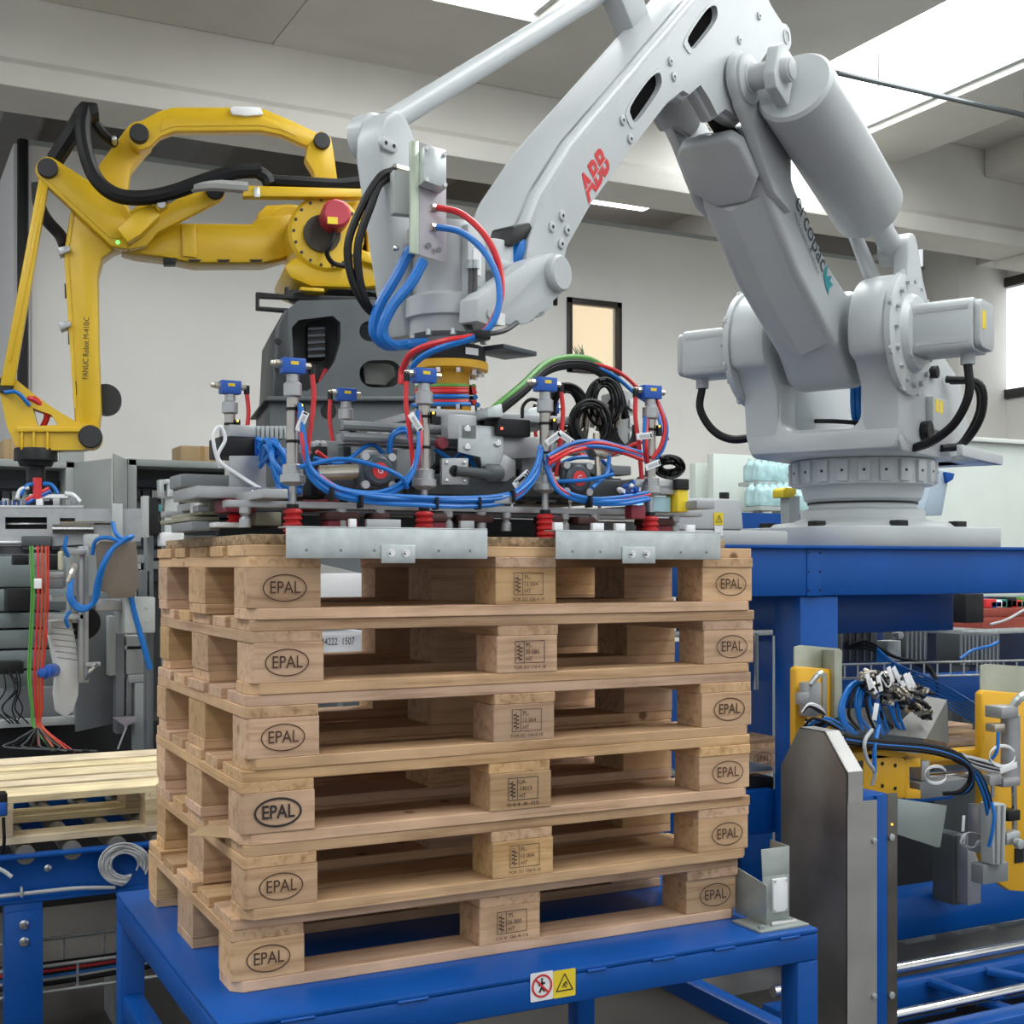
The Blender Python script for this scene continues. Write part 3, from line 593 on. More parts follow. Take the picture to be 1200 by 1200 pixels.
# fine white gaps that split the logo letters
for q in (-.02,): 
    gp = MB(); o = AF(c[0],.1066,c[1]); gp.add([o+ex*x_+ez*z_ for x_,z_ in ((-LL*.5,-.0013),(LL*.5,-.0013),(LL*.5,.0013),(-LL*.5,.0013))], [(0,1,2,3)])
    gp.build('logo_split', WHITE, ua, smooth=False)
(lambda *a: None)('x', .05, Fr(AF(*[A(881,36,.106)[0], .1062, A(881,36,.106)[1]]), ex, AF.y, ez), WHITE2, ua, 'cast_lettering')
MB().lathe([(.026,0),(.026,.004),(.018,.004),(.018,.001)], AF(1.0,.1045,3.33), AF.y, n=20).build('lug_ring', WHITE2, ua)
# dark hose in the elbow gap
MB().tube([A3 for A3 in (AF(*(lambda q: (q[0],.03,q[1]))(A(*p_,.03))) for p_ in ((815,85),(826,108),(838,132),(850,152),(860,168)))], .036, 10).build('elbow_hose', BLK, rb)
# parallel linkage rod, top triangle link
hubp = AF(2.83,-.13,2.535)
rd0 = AF(*[A(462,140,-.13)[0], -.13, A(462,140,-.13)[1]]); rd1 = AF(A(700,-6,-.13)[0], -.13, A(700,-6,-.13)[1])
rdd = (rd1-rd0).normalized()
MB().cyl(rd0-rdd*.03, rd1+rdd*.45, .029, n=20).build('linkage_rod', WHITE, rb)
tl = MB(AF).prism([A(718,-40,-.1), A(738,-10,-.1), A(752,30,-.1), A(735,55,-.1), A(727,30,-.1), A(712,-5,-.1), A(700,-40,-.1)], -.13, -.06).build('triangle_link', WHITE2, rb, bev=.008)
# wrist
WS = 2.732
lev = [A(461,397,-.1),A(430,185,-.1),A(431,158,-.1),A(438,140,-.1),A(449,131,-.1),A(461,137,-.1),A(468,152,-.1),A(479,185,-.1),A(481,215,-.1),A(479,360,-.1),A(481,397,-.1)]
wl = MB(AF).prism(lev, -.14, -.06).build('wrist_lever', WHITE, rb, bev=.014)
MB().lathe([(.05,0),(.058,.006),(.058,.05),(.048,.056)], hubp-AF.y*.008, -AF.y, n=28).build('lever_hub', WHITE, wl)
g = A(454,170,-.058); MB(AF).prism([(g[0]+x,g[1]+z) for x,z in rrect(-.03,-.015,.03,.015,.014,4)], -.062, -.05).build('lever_boss', WHITE, wl, bev=.003)
for q in (-.014,.014): MB().cyl(AF(g[0]+q,-.05,g[1]), AF(g[0]+q,-.0485,g[1]), .005, n=8).build('boss_hole', BLKM, wl)
ax = AF(WS,0,0)
wh = MB().lathe([(.088,2.115),(.088,2.30),(.08,2.315),(.03,2.32)], ax, n=32).build('wrist_housing', WHITE, rb)
MB().lathe([(.092,2.085),(.108,2.09),(.108,2.135),(.092,2.145)], ax, n=32).build('wrist_collar', WHITE, rb)
MB().lathe([(.070,2.045),(.098,2.05),(.098,2.088),(.07,2.092)], ax, n=32).build('wrist_ring', WHITE2, rb)
for k in range(10):
    a = 2*math.pi*k/10; p = ax+V((.093*math.cos(a),.093*math.sin(a),2.055)); MB().cyl(p, p-V((0,0,.014)), .008, n=6).build('bolt', GALV, rb)
MB().cyl(ax+V((0,0,2.02)), ax+V((0,0,2.06)), .062).build('tool_flange_neck', WHITE2, rb)
mh = AF(WS-.13,.02,0); MB().cyl(mh+V((0,0,2.18)), mh+V((0,0,2.30)), .07, .066, n=28).build('axis_motor', WHITE, rb, bev=.012)
MB(AF).box((WS-.21,-.03,2.21), (WS-.05,.10,2.245)).build('motor_plate', WHITE, rb, bev=.008)
for q in (-.05,): MB(AF).box((WS-.02,.075,2.115), (WS+.05,.098,2.30)).build('housing_pad', WHITE, rb, bev=.006)
g = AF(WS+.015,.0985,2.215); MB(Fr(g,AF.x,AF.y)).box((-.014,0,-.03), (.018,.001,.03)).build('data_label', WHTP, rb)
brk = [A(546,352,.13),A(557,343,.13),A(590,320,.13),A(610,306,.13),A(632,299,.13)]+circ(A(649,321,.13), .043, 75, -95, 10)+[A(605,381,.13),A(560,383,.13),A(545,378,.13)]
wb_ = MB(AF).prism(brk, .112, .165).build('wrist_bracket', WHITE, rb, bev=.012)
pc_ = A(651,321,.165); MB().lathe([(.045,0),(.045,.018),(.04,.024)], AF(pc_[0],.163,pc_[1]), AF.y, n=28).build('pivot_cap', WHITE, wb_)
MB(AF).prism(brk, -.165, -.112).build('wrist_bracket', WHITE, rb, bev=.012)
MB(AF).prism([(WS-.14,2.09),(WS+.02,2.09),(WS+.02,2.16),(WS-.14,2.20)], -.16, .16).build('bracket_web', WHITE, rb, bev=.012)
lp = A(588,374,.167); MB(AF).box((lp[0]-.014,.165,lp[1]-.014), (lp[0]+.014,.1662,lp[1]+.014)).build('data_label', WHTP, wb_)
bs_ = A(574,368,.167); MB().cyl(AF(bs_[0],.164,bs_[1]), AF(bs_[0],.169,bs_[1]), .011, n=14).build('boss', WHITE2, wb_)
bk = A(647,349,.13); MB().cyl(AF(bk[0],.14,bk[1]+.01), AF(bk[0],.14,bk[1]-.02), .006, n=8).build('breather', BLK, wb_)
bh = A(597,297,.05); MB().tube([AF(bh[0]-.05,.06,bh[1]+.03), AF(bh[0],.07,bh[1]+.01), AF(bh[0]+.02,.05,bh[1]-.07)], .03, 8).build('dress_hose', BLUH, rb)
MB(AF).prism([(bh[0]-.06,bh[1]+.03),(bh[0]-.02,bh[1]+.075),(bh[0]+.05,bh[1]+.05),(bh[0]+.07,bh[1]-.0),(bh[0]+.05,bh[1]),(bh[0],bh[1]+.03)], .03, .10).build('hose_saddle', BLKM, rb, bev=.006)

# ------------------------------------------------------------------ blue robot stand
sd = thing('robot_stand', 'heavy blue steel stand under the white robot', 'stand', (2.9,1.6,0))
SY0 = 1.05; SXL = pon(940,700,1,SY0).x; SXR = pon(985,700,1,SY0).x; SYB = pon(907,700,0,SXL).y
zb0 = 1.395; zt0 = BZ-.001
MB().box((1.80,SY0,zb0), (4.6,SY0+.2,zt0)).build('front_beam', BLUE, sd, bev=.006)
MB().box((1.80,2.1,zb0), (4.6,2.3,zt0)).build('rear_beam', BLUE, sd, bev=.006)
MB().box((SXL-.1,SY0+.2,zb0), (SXL+.1,2.1,zt0)).build('side_beam', BLUE, sd, bev=.006)
MB().box((1.80,SY0-.02,zt0-.012), (4.6,2.32,zt0)).build('top_plate', BLUE, sd, bev=.003)
MB().box((SXL,SY0+.01,0), (SXR,SYB,zb0)).build('column', BLUE, sd, bev=.008)
MB().box((SXL+.5,2.05,0), (SXR+.5,2.3,zb0)).build('column', BLUE, sd, bev=.008)
MB().box((4.2,SY0+.01,0), (4.45,SY0+.27,zb0)).build('column', BLUE, sd, bev=.008)
qx = pon(945,660,1,SY0).x
jp = MB().box((qx,SY0-.004,zb0+.0), (qx+.065,SY0,zt0-.014)).build('joint_plate', BLUE, sd, bev=.001)
for z in (.02,.085,.15):
    for x in (.006,.058): MB().cyl((qx+x,SY0-.006,zb0+z), (qx+x,SY0-.003,zb0+z), .004, n=8).build('rivet', BLKM, jp)
MB().box((2.5,SY0+.6,1.22), (3.6,SY0+.8,zb0)).build('cross_beam', BLUE, sd, bev=.006)
# ------------------------------------------------------------------ tracing helpers on y = const planes
def py(u, v, y): return pon(u, v, 1, y)
def plate(name, poly, y, th, m, parent=None, bev=.0015, holes=()):
    P = [(p.x,p.z) for p in (py(u,v,y) for u,v in poly)]; H = [[(p.x,p.z) for p in (py(u,v,y) for u,v in h)] for h in holes]
    return MB().prism(P, y, y+th, holes=H).build(name, m, parent, bev=0 if holes else bev)
def pbox(name, u0, v0, u1, v1, y, th, m, parent=None, bev=.002):
    a, b = py(u0,v1,y), py(u1,v0,y); z0, z1 = min(a.z, py(u1,v1,y).z), max(b.z, py(u0,v0,y).z)
    a_, b_ = py((u0+u1)/2,v1,y), py((u0+u1)/2,v0,y)
    return MB().box((a.x,y,a_.z), (b.x,y+th,b_.z)).build(name, m, parent, bev=bev)
def hose(name, pts, r, m, parent=None, n=7): return MB().tube([py(*p) for p in pts], r, n).build(name, m, parent)
def disc(name, u, v, y, r, th, m, parent=None, n=20, bev=.001):
    p = py(u,v,y); return MB().cyl(p, p+V((0,-th,0)), r, n=n).build(name, m, parent, bev=bev)

# ------------------------------------------------------------------ pressboard sheet on the top pallet and pallet gripper
OSB = mat('pressed_chip_board', (.30,.21,.125), .85, var=.55, scale=90, bump=.9, bscale=120)
tag(MB().box((.03,-.005,TOPZ+.001), (1.16,.74,TOPZ+.021)).build('chipboard_sheet', OSB, None, bev=.002), 'brown pressed chipboard sheet lying on the topmost pallet under the gripper', 'board')
GX, GY = .633, .384
gr = thing('pallet_gripper', 'vacuum and clamp gripper with blue and red hoses hanging from the white robot', 'gripper', (GX,GY,TOPZ+.03))
# jaws
def jaw(x0, x1, bx0, bx1):
    j = MB().box((x0,-.072,1.514), (x1,-.069,1.573)).build('clamp_jaw', GALV, gr, bev=.0008)
    MB().box((x0,-.072,1.573), (x1,-.018,1.576)).build('top_flange', GALV, j, bev=.0008)
    MB().box((x0,-.069,1.514), (x1,-.055,1.517)).build('bottom_lip', GALV, j)
    MB().box((bx0,-.076,1.505), (bx1,-.0722,1.541)).build('bolted_tab', GALV, j, bev=.001)
    for q in (.28,.72):
        p = V((bx0+(bx1-bx0)*q,-.076,1.526)); MB().cyl(p, p-V((0,.003,0)), .0085, n=14).cyl(p, p-V((0,.009,0)), .005, n=6).build('bolt', STEEL, j)
    for k in range(6):
        p = V((x0+.04+(x1-x0-.08)*k/5,-.0722,1.53)); MB().cyl(p, p-V((0,.0006,0)), .003, n=8).build('rivet_hole', MGREY, j)
    return j
jaw(.086,.512,.278,.35); jaw(.672,1.098,.835,.92)
for x0, x1 in ((.086,.512),(.672,1.098)): MB().box((x0,.79,1.52), (x1,.793,1.576)).build('clamp_jaw', GALV, gr)
# base frame and pads
for y in (.10,.36,.70): MB().box((.02,y,1.618), (1.17,y+.05,1.632)).build('frame_bar', ALU, gr, bev=.001)
for x in (.06,.56,1.08): MB().box((x,-.005,1.632), (x+.05,.75,1.650)).build('frame_bar', ALU, gr, bev=.001)
MB().box((.05,.30,1.564), (1.15,.33,1.612)).build('gap_shade_block', DGREY, gr, bev=.002)  # added dark block, paints the shade below the frame bars
PADD = mat('brown_foam_pad', (.075,.03,.03), .6, var=.3)
for i, (u0, u1) in enumerate(((400,440),(560,600),(660,683),(515,545),(700,722),(782,815),(455,476))):
    a = py(u0,600,.0).x; b = py(u1,600,.0).x
    MB().box((a,.085,1.594), (b,.145,1.612)).build('foam_pad', PADD, gr, bev=.006)
    if i in (0,2,3,5): MB().box((a+.004,.09,1.5635), (b-.004,.14,1.594)).build('magnet_pad', DRED, gr, bev=.002)
for u in (305,422,468,550,620,690,726,822,590):
    a = py(u,600,-.01).x
    MB().lathe([(.012,1.577),(.012,1.594),(.007,1.600),(.012,1.606),(.012,1.618)], (a,.10,0), n=14).build('spacer', ALU, gr)
    MB().cyl((a+.02,.11,1.632), (a+.02,.11,1.645), .004, n=8).ball((a+.02,.11,1.648), .006).build('grease_nipple', STEEL, gr)
for u0, u1, m in ((410,418,WHTP),(695,708,WHTP),(430,470,ALU),(540,556,ALU),(805,815,WHTP),(722,733,WHTP),(650,660,WHTP)):
    a = py(u0,612,-.012).x; b = py(u1,612,-.012).x; MB().box((a,-.012,1.5765), (b,.0,1.594)).build('jaw_clip', m, gr, bev=.001)
# suction posts
def post(x, y, zt, hose_side=1, label=True):
    b = MB().cyl((x,y,1.69), (x,y,zt-.05), .0125, n=14).build('suction_post', NTUBE, gr)
    MB().lathe([(.013,zt-.062),(.0185,zt-.058),(.0185,zt-.034),(.013,zt-.03),(.0125,zt-.015)], (x,y,0), n=16).build('post_collar', ALU, b)
    MB().lathe([(.016,1.705),(.021,1.702),(.021,1.684),(.026,1.682),(.026,1.668),(.015,1.662),(.0075,1.66),(.0075,1.62)], (x,y,0), n=18).build('spring_seat', ALU, b)
    MB().cyl((x,y,1.612), (x,y,1.624), .012, n=10).build('cup_nut', BLKM, b)
    pr = []
    for k in range(4): pr += [(.0145,1.6145-k*.0125),(.0195,1.610-k*.0125),(.0195,1.6065-k*.0125),(.0145,1.603-k*.0125)]
    pr += [(.022,1.5425+.003)] if False else [(.019,1.5625)]
    MB().lathe(pr, (x,y,0), n=18).build('bellows_cup', RED, b)
    e = MB().box((x-.024,y-.014,zt-.014), (x+.024,y+.014,zt+.017)).build('vacuum_ejector', BLUP, b, bev=.002)
    MB().box((x-.008,y-.0148,zt+.003), (x+.008,y-.014,zt+.010)).build('ejector_label', YLAB, b)
    MB().cyl((x-.036,y,zt+.005), (x-.024,y,zt+.005), .008, n=8).ball((x-.040,y,zt+.005), .007).build('inlet_fitting', NICK, b)
    MB().cyl((x+.024,y,zt+.003), (x+.038,y,zt+.003), .007, n=8).build('outlet_fitting', NICK, b)
    hx = x+hose_side*.040
    MB().cyl((hx,y,zt-.012), (hx,y,zt+.008), .007, n=8).build('elbow_fitting', BLKM, b)
    MB().tube([(hx,y,zt-.008),(hx+.003*hose_side,y-.004,zt-.06),(hx-.006*hose_side,y-.006,zt-.13),(hx-.014*hose_side,y-.004,zt-.2)], .0052, 7).build('red_hose', REDH, b)
    for z in (zt-.085,zt-.15): MB().cyl((x,y,z-.003), (x,y,z+.003), .0142, n=12).build('cable_tie', BLK, b)
    s = MB().box((x+.010,y-.018,zt-.10), (x+.020,y-.008,zt-.075)).build('reed_sensor', BLK, b)
    MB().ball((x+.013,y-.019,zt-.078), .003, 6).build('sensor_light', emit('amber_light', (1,.55,.05), 3), b)
    return b
for x, hs in ((.14,1),(.427,-1),(.718,1),(.995,-1)): post(x, .06, 1.90, hs)
for x, hs in ((.14,1),(.427,-1),(.718,1),(.995,-1)): post(x, .55, 1.918, hs, False)
# white cable tags
def tagp(u, v, y, ang, L_=.042, w_=.015, n='cable_tag'):
    c = py(u,v,y); a = math.radians(ang); f = Fr(c, (math.cos(a),0,math.sin(a)), (0,1,0), (-math.sin(a),0,math.cos(a)))
    o = MB(f).box((-L_/2,-.001,-w_/2), (L_/2,.001,w_/2)).build(n, WHTP, gr, bev=.0006)
    MB(f).box((-L_*.32,-.0016,-w_*.25), (L_*.3,-.0011,w_*.25)).build('tag_print', mat('pale_print', (.45,.47,.5), .6), o)
    MB(f).box((L_*.38,-.0018,-w_*.3), (L_*.46,-.0012,w_*.3)).build('tag_hole', BLK, o)
for u, v, a in ((354,494,68),(487,495,-55),(610,563,38),(648,514,35),(663,513,-30),(755,511,8),(612,560,40),(765,545,20)): tagp(u, v, .03, a)
# yellow adapter with black ring
gx = V((AF(WS,0,0).x, AF(WS,0,0).y, 0))
ad = MB().lathe([(.05,1.862),(.05,1.965),(.095,1.968),(.095,1.986)], gx, n=40).build('yellow_adapter', OCH, gr)
MB().lathe([(.092,1.850),(.092,1.866),(.05,1.870)], gx, n=40).build('adapter_foot', OCH, ad)
MB().lathe([(.088,1.987),(.090,1.995),(.086,2.024),(.06,2.026)], gx, n=36).build('rotary_ring', BLKM, gr)
for k in range(10):
    a = 2*math.pi*k/10+.2; p = gx+V((.076*math.cos(a),.076*math.sin(a),1.967)); MB().cyl(p, p-V((0,0,.012)), .010, n=6).build('bolt', STEEL, ad)
    p = gx+V((.072*math.cos(a),.072*math.sin(a),1.868)); MB().cyl(p, p+V((0,0,.012)), .009, n=6).build('bolt', STEEL, ad)
f = Fr(gx+V((.02,-.0885,2.005)), (1,.2,0), (.2,-1,0)); MB(f).box((-.018,-.001,-.008), (.018,.0012,.008)).build('white_label', WHTP, gr)
MB(AF).box((WS-.20,.02,2.02), (WS-.06,.12,2.032)).build('limit_cam', DGREY2, gr, bev=.002)
for k, (m, z, rr) in enumerate(((REDH,1.893,.064),(BLUH,1.905,.066),(REDH,1.917,.064),(BLUH,1.886,.072),(REDH,1.925,.062),(GRNH,1.931,.062))):
    MB().tube([gx+V((rr*(1.25 if 200 < a < 280 else 1)*math.cos(math.radians(a-40)), rr*math.sin(math.radians(a-40)), z+.006*math.sin(math.radians(a)))) for a in range(0,331,30)], .006, 6).build('hose_coil', m, gr)
# centre frame plates under the adapter
MB().box((GX-.16,.18,1.832), (GX+.22,.58,1.85)).build('centre_plate', ALU, gr, bev=.002)
for x, y in ((GX-.13,.21),(GX+.18,.21),(GX-.13,.53),(GX+.18,.53)): MB().cyl((x,y,1.65), (x,y,1.832), .014, n=12).build('pillar', ALU, gr)
MB().box((.30,.2,1.765), (1.0,.26,1.79)).build('guide_rail', ALU, gr, bev=.002)
MB().cyl((.28,.16,1.80), (GX,.16,1.80), .011, n=10).cyl((.28,.16,1.775), (GX,.16,1.775), .011, n=10).build('guide_shaft', MGREY, gr)
plate('front_plate', [(537,497),(590,500),(590,546),(576,563),(567,559),(563,536),(537,530)], .10, .006, GALV, gr)
plate('side_plate', [(588,512),(632,512),(641,518),(641,530),(632,536),(588,538)], .12, .006, ALU, gr)
plate('hook_plate', [(590,532),(604,540),(604,557),(594,564),(576,563),(586,545)], .095, .006, ALU, gr)
for u, v in ((547,503),(547,524),(583,520)): disc('bolt', u, v, .10, .008, .006, STEEL, gr, 8)
pbox('sensor_box', 583, 491, 622, 511, .085, .07, BLKM, gr, .003)
disc('red_light', 588, 502, .084, .003, .001, emit('red_led', (1,.06,.03), 6), gr, 8, 0)
plate('sensor_hood', [(572,478),(588,473),(590,489),(572,489)], .07, .07, GALV, gr)
sq = plate('flange_square', [(518,537),(549,537),(549,568),(518,568)], .085, .012, ALU, gr)
disc('flange_bore', 533, 552, .084, .013, .001, BLKM, sq)
for u, v in ((523,542),(544,542),(523,563),(544,563)): disc('bolt', u, v, .085, .004, .004, STEEL, sq, 8)
c = py(535,552,.08); MB().cyl(c, c+V((.075,-.02,-.006)), .011, n=12).build('drive_shaft', DGREY, gr)
MB().lathe([(.015,0),(.020,.01),(.020,.035),(.014,.045)], c+V((.06,-.01,-.002)), (1,0,0), n=16).build('coupling', DGREY, gr)
MB().box((.45,.12,1.655), (1.02,.30,1.70)).build('drive_block', DGREY, gr, bev=.004)
for u, v, w_ in ((480,541,30),(625,545,26),(597,548,16)): pbox('clamp_block', u-w_/2, v-14, u+w_/2, v+20, .14, .05, MGREY, gr, .003)
MB().box((.5,.10,1.775), (.57,.14,1.83)).build('yoke', ALU, gr, bev=.003)
disc('red_button', 515, 520, .13, .013, .02, DRED, gr)
MB().box((.22,.34,1.652), (1.0,.62,1.74)).build('mechanism_backing', DGREY, gr, bev=.006)  # dark backing added behind the centre, hides the wall beyond
MB().box((.30,.40,1.74), (.95,.58,1.79)).build('mechanism_backing', MGREY, gr, bev=.006)
for k in range(26):
    x = random.uniform(.2,1.05); y = random.uniform(.2,.33); z = random.uniform(1.652,1.74); sx_, sz_ = random.uniform(.015,.05), random.uniform(.012,.035)
    MB().box((x,y,1.652), (x+sx_,y+.04,z+sz_)).build('mount_block', (MGREY,DGREY,ALU,DGREY2,BLKM,NICK)[k%6], gr, bev=.003)
for k in range(16):
    x = random.uniform(.2,.95); L_ = random.uniform(.1,.3); z = random.uniform(1.66,1.76)
    MB().tube([(x,.16,z),(x+L_*.3,.13+random.uniform(0,.05),z+random.uniform(-.03,.05)),(x+L_*.7,.13+random.uniform(0,.06),z+random.uniform(-.03,.04)),(x+L_,.18,random.uniform(1.66,1.76))], .005, 6).build('air_hose', (BLUH,BLK,BLUH,REDH)[k%4], gr)
# vacuum valve heads with four-bolt covers
for u, v, nm in ((443,552,'left'),(676,561,'right')):
    c = py(u,v,.035); f = Fr(c); k = 1
    vb = MB(f).prism(rrect(-.036,-.036,.036,.036,.012,3), 0, .05).build('valve_body', DGREY2, gr, bev=.003)
    MB().lathe([(.033,0),(.031,.008),(.026,.012)], c, (0,-1,0), n=28).build('valve_cover', DGREY2, vb)
    MB().cyl(c-V((0,.012,0)), c-V((0,.014,0)), .017, n=24).build('red_badge', REDH, vb)
    text('G', .018, Fr(c-V((0,.0145,0)), (1,0,0), (0,-1,0), (0,0,1)), WHTP, vb, 'badge_letter')
    for a in (45,135,225,315): MB().cyl(c+V((.041*math.cos(math.radians(a)),.004,.041*math.sin(math.radians(a)))), c+V((.041*math.cos(math.radians(a)),-.008,.041*math.sin(math.radians(a)))), .0085, n=12).build('cover_bolt', ALU, vb)
    MB().cyl(c+V((-.03,.03,0)), c+V((-.11,.05,-.005)), .016, n=12).build('valve_spool', NICK, vb)
# left valve island
vi = pbox('valve_island', 258, 512, 304, 536, .30, .10, BLKM, gr, .003)
pbox('island_endplate', 269, 498, 300, 512, .30, .09, ALU, vi)
for k in range(9): pbox('valve_slice', 290+k*5.4, 499, 293.8+k*5.4, 514, .31, .10, LGREY, vi, .001)
plate('island_bracket', [(269,534),(312,534),(312,572),(269,572)], .27, .006, ALU, gr)
MB().box((-.02,.2,1.640), (.16,.42,1.665)).build('island_foot', ALU, gr, bev=.002)
plate('foot_wedge', [(312,572),(355,565),(355,582),(310,582)], .2, .15, ALU, gr)
for k in range(7): disc('port_ring', 302, 515+k*2.6, .295-.002*k, .007, .004, BLUP, vi, 10, 0)
for k in range(13):
    a = random.random(); e = (330+random.uniform(-10,14), 545+random.uniform(-22,34))
    hose('blue_tube', [(302+k%3*2,514+k*3.2,.29),(315+random.uniform(-4,8),522+random.uniform(-8,30),.20+random.uniform(-.05,.05)),(*e,.15+random.uniform(-.04,.06)),(345+random.uniform(-6,10),575+random.uniform(-14,14),.12)], .0055, BLUH, gr)
hose('grey_cable', [(258,548,.28),(252,528,.27),(250,510,.27),(258,500,.27),(264,515,.27),(256,538,.27),(285,560,.25),(318,580,.2)], .004, WHTP, gr)
# left wing plates and pads
KH = mat('khaki_coated_plate', (.27,.26,.19), .6, var=.2)
for u0, v0, u1, v1, y, th, m in ((246,584,300,600,.35,.1,KH),(236,600,345,604,.30,.3,KH),(222,606,330,611,.30,.3,KH),(225,611,258,622,.25,.2,MGREY),(252,612,290,618,.2,.1,WHTP),(300,600,330,616,.2,.12,KH),(212,556,270,571,.5,.12,MGREY),(232,588,246,604,.5,.08,WHTP),(265,585,300,600,.18,.1,DRED),(380,585,398,597,.16,.1,DRED),(355,586,382,598,.16,.1,DRED)):
    pbox('wing_plate', u0, v0, u1, v1, y, th, m, gr)
sc0 = py(275,618,.22); MB().lathe([(.012,0),(.017,.004),(.012,.008),(.017,.013),(.012,.018),(.017,.023),(.012,.028)], sc0, n=16).build('bellows_cup', RED, gr)
# hose looms along the front
def loom(pts, cols, r=.0048, spread=.008):
    for i, m in enumerate(cols):
        o = [(random.uniform(-1,1), random.uniform(-1,1)) for _ in pts]; k = spread*600
        hose('air_hose', [(u+(i%2)*2.2-1, v+(i-len(cols)/2)*2.6+o[j][1]*1.2, y+o[j][0]*spread) for j,(u,v,y) in enumerate(pts)], r, m, gr)
loom([(352,480,.045),(356,520,.03),(365,555,.02),(395,578,.01),(440,586,.005),(490,588,.0),(540,590,.0),(585,588,.0),(610,578,.01),(628,555,.03),(634,530,.05)], [BLUH,BLUH,REDH,BLUH,BLUH])
loom([(490,485,.05),(492,520,.03),(486,550,.02),(470,570,.01),(440,580,.01),(400,575,.015),(372,560,.02)], [BLUH,REDH,BLUH])
loom([(640,545,.04),(655,575,.02),(690,588,.01),(730,588,.01),(760,583,.02)], [BLUH,REDH,BLUH,BLUH])
loom([(642,540,.03),(670,526,.03),(700,522,.03),(730,528,.03),(752,536,.04)], [BLUH,REDH,BLUH,REDH])
loom([(758,545,.05),(756,520,.04),(757,490,.05)], [BLUH,REDH])
loom([(770,470,.06),(780,500,.05),(776,525,.05),(765,540,.05)], [REDH,BLUH])
loom([(352,548,.03),(400,540,.02),(440,548,.0),(470,560,.0),(478,572,.01)], [BLUH])
loom([(655,566,.03),(690,564,.0),(720,556,.0)], [BLUH]); loom([(715,535,.03),(712,555,.02),(695,572,.0)], [BLUH])
loom([(456,532,.15),(460,512,.14),(475,505,.13),(482,520,.12)], [BLUH,BLUH])
for u, v in ((388,579),(422,588),(510,590),(560,590),(600,582),(690,588)):
    c = py(u,v,.0); MB().box(c-V((.003,.013,.013)), c+V((.003,.013,.013))).build('cable_tie', BLK, gr, bev=.001)
# supply loom arching to the cable manifold
for i, (m, r) in enumerate(((BLK,.011),(BLK,.011),(REDH,.006),(GRNH,.008))):
    hose('supply_hose', [(566,498-i*3,.20),(585,482-i*3,.2),(612,460-i*3,.22),(638,436-i*3,.26),(662,428-i*3,.28),(690,430-i*3,.30),(712,444-i*3,.32),(726,462-i*2,.33),(733,490,.34)], r, m, gr)
hose('supply_hose', [(690,424,.3),(725,436,.31),(750,458,.31),(774,490,.2),(782,515,.16)], .005, REDH, gr)
hose('supply_hose', [(695,428,.3),(722,442,.31),(745,462,.31),(768,480,.2),(778,512,.16)], .005, BLUH, gr)
# cable manifold: grey distributor, plugs and coiled black leads
mb_ = plate('distributor_box', [(718,460),(733,457),(748,462),(748,525),(740,532),(720,520)], .36, .06, LGREY, gr, .004)
for k in range(3): pbox('distributor_rib', 738, 468+k*19, 744, 482+k*19, .355, .004, WHTP, mb_)
for k in range(8):
    c = py(672+k*7.2,505-4*(k%2),.26); MB().cyl(c, c+V((0,-.01,.035)), .0065, n=8).cyl(c+V((0,-.01,.035)), c+V((0,-.015,.055)), .005, n=8).build('round_plug', NICK, gr)
    c = py(650+k*5,520-4*(k%2),.24); MB().cyl(c, c+V((0,-.01,.03)), .006, n=8).build('round_plug', NICK, gr)
for cu, cv, ru, rv, nn, yy in ((692,497,23,27,14,.20),(664,480,22,28,18,.28),(708,472,18,26,18,.27)):
    for k in range(nn):
        a0 = random.uniform(0,360); d = random.uniform(-9,4); yo = yy+random.uniform(-.03,.03)
        hose('coiled_lead', [(cu+(ru+d)*math.cos(math.radians(a0+a)), cv+(rv+d*.8)*math.sin(math.radians(a0+a)), yo+.012*math.sin(math.radians(a*2))) for a in range(0,331,30)], .0034, BLK, gr, 5)
for k in range(12):
    hose('coiled_lead', [(724+k*1.5,470+k,.30),(715+k,440+3*(k%3)+30,.28),(702+k*2,500+k,.25),(716+k*3,522+k,.24),(742,520-k*2,.25)], .003, BLK, gr, 5)
hose('coiled_lead', [(612,490,.1),(613,476,.1),(622,468,.1),(634,472,.1),(640,486,.1),(636,498,.1)], .004, BLK, gr)
plate('junction_flag', [(614,481),(632,476),(636,497),(614,494)], .2, .02, GALV, gr)
# T-fitting on a stem
tf = plate('t_fitting', [(694,524),(716,518),(722,528),(716,537),(700,535)], .05, .04, NICK, gr, .004); hose('fitting_stem', [(700,535,.06),(701,560,.06)], .007, NICK, gr)
c = py(699,518,.05); MB().cyl(c, c+V((.0,0,.02)), .008).build('fitting_plug', NICK, gr)
# right-hand end: rail, yellow sensor block, fittings
pbox('end_rail', 742, 562, 796, 579, .05, .06, ALU, gr)
pbox('rail_groove', 742, 569, 796, 572, .0495, .002, MGREY, gr, 0)
yb_ = pbox('yellow_sensor', 794, 562, 807, 600, .04, .05, YLAB, gr, .004); pbox('sensor_head', 793, 561, 808, 574, .035, .06, BLKM, yb_, .003)
for k in range(14):
    c = py(735+random.uniform(-11,11),575+random.uniform(-9,9),.02+random.uniform(0,.03)); MB().cyl(c, c+V((random.uniform(-.01,.01),-.012,random.uniform(-.01,.012))), .005, n=8).build('push_fitting', BLUP if k%4 else WHTP, gr)
pbox('fitting_block', 728, 580, 742, 592, .03, .03, BLKM, gr)
pbox('clear_sleeve', 765, 582, 786, 600, .06, .04, mat('clear_blue_plastic', (.35,.55,.62), .15), gr)
pbox('red_block', 740, 592, 757, 608, .02, .03, DRED, gr, .003)
disc('blue_light', 749, 589, .02, .006, .002, emit('blue_led', (.05,.2,1), 5), gr, 8, 0)
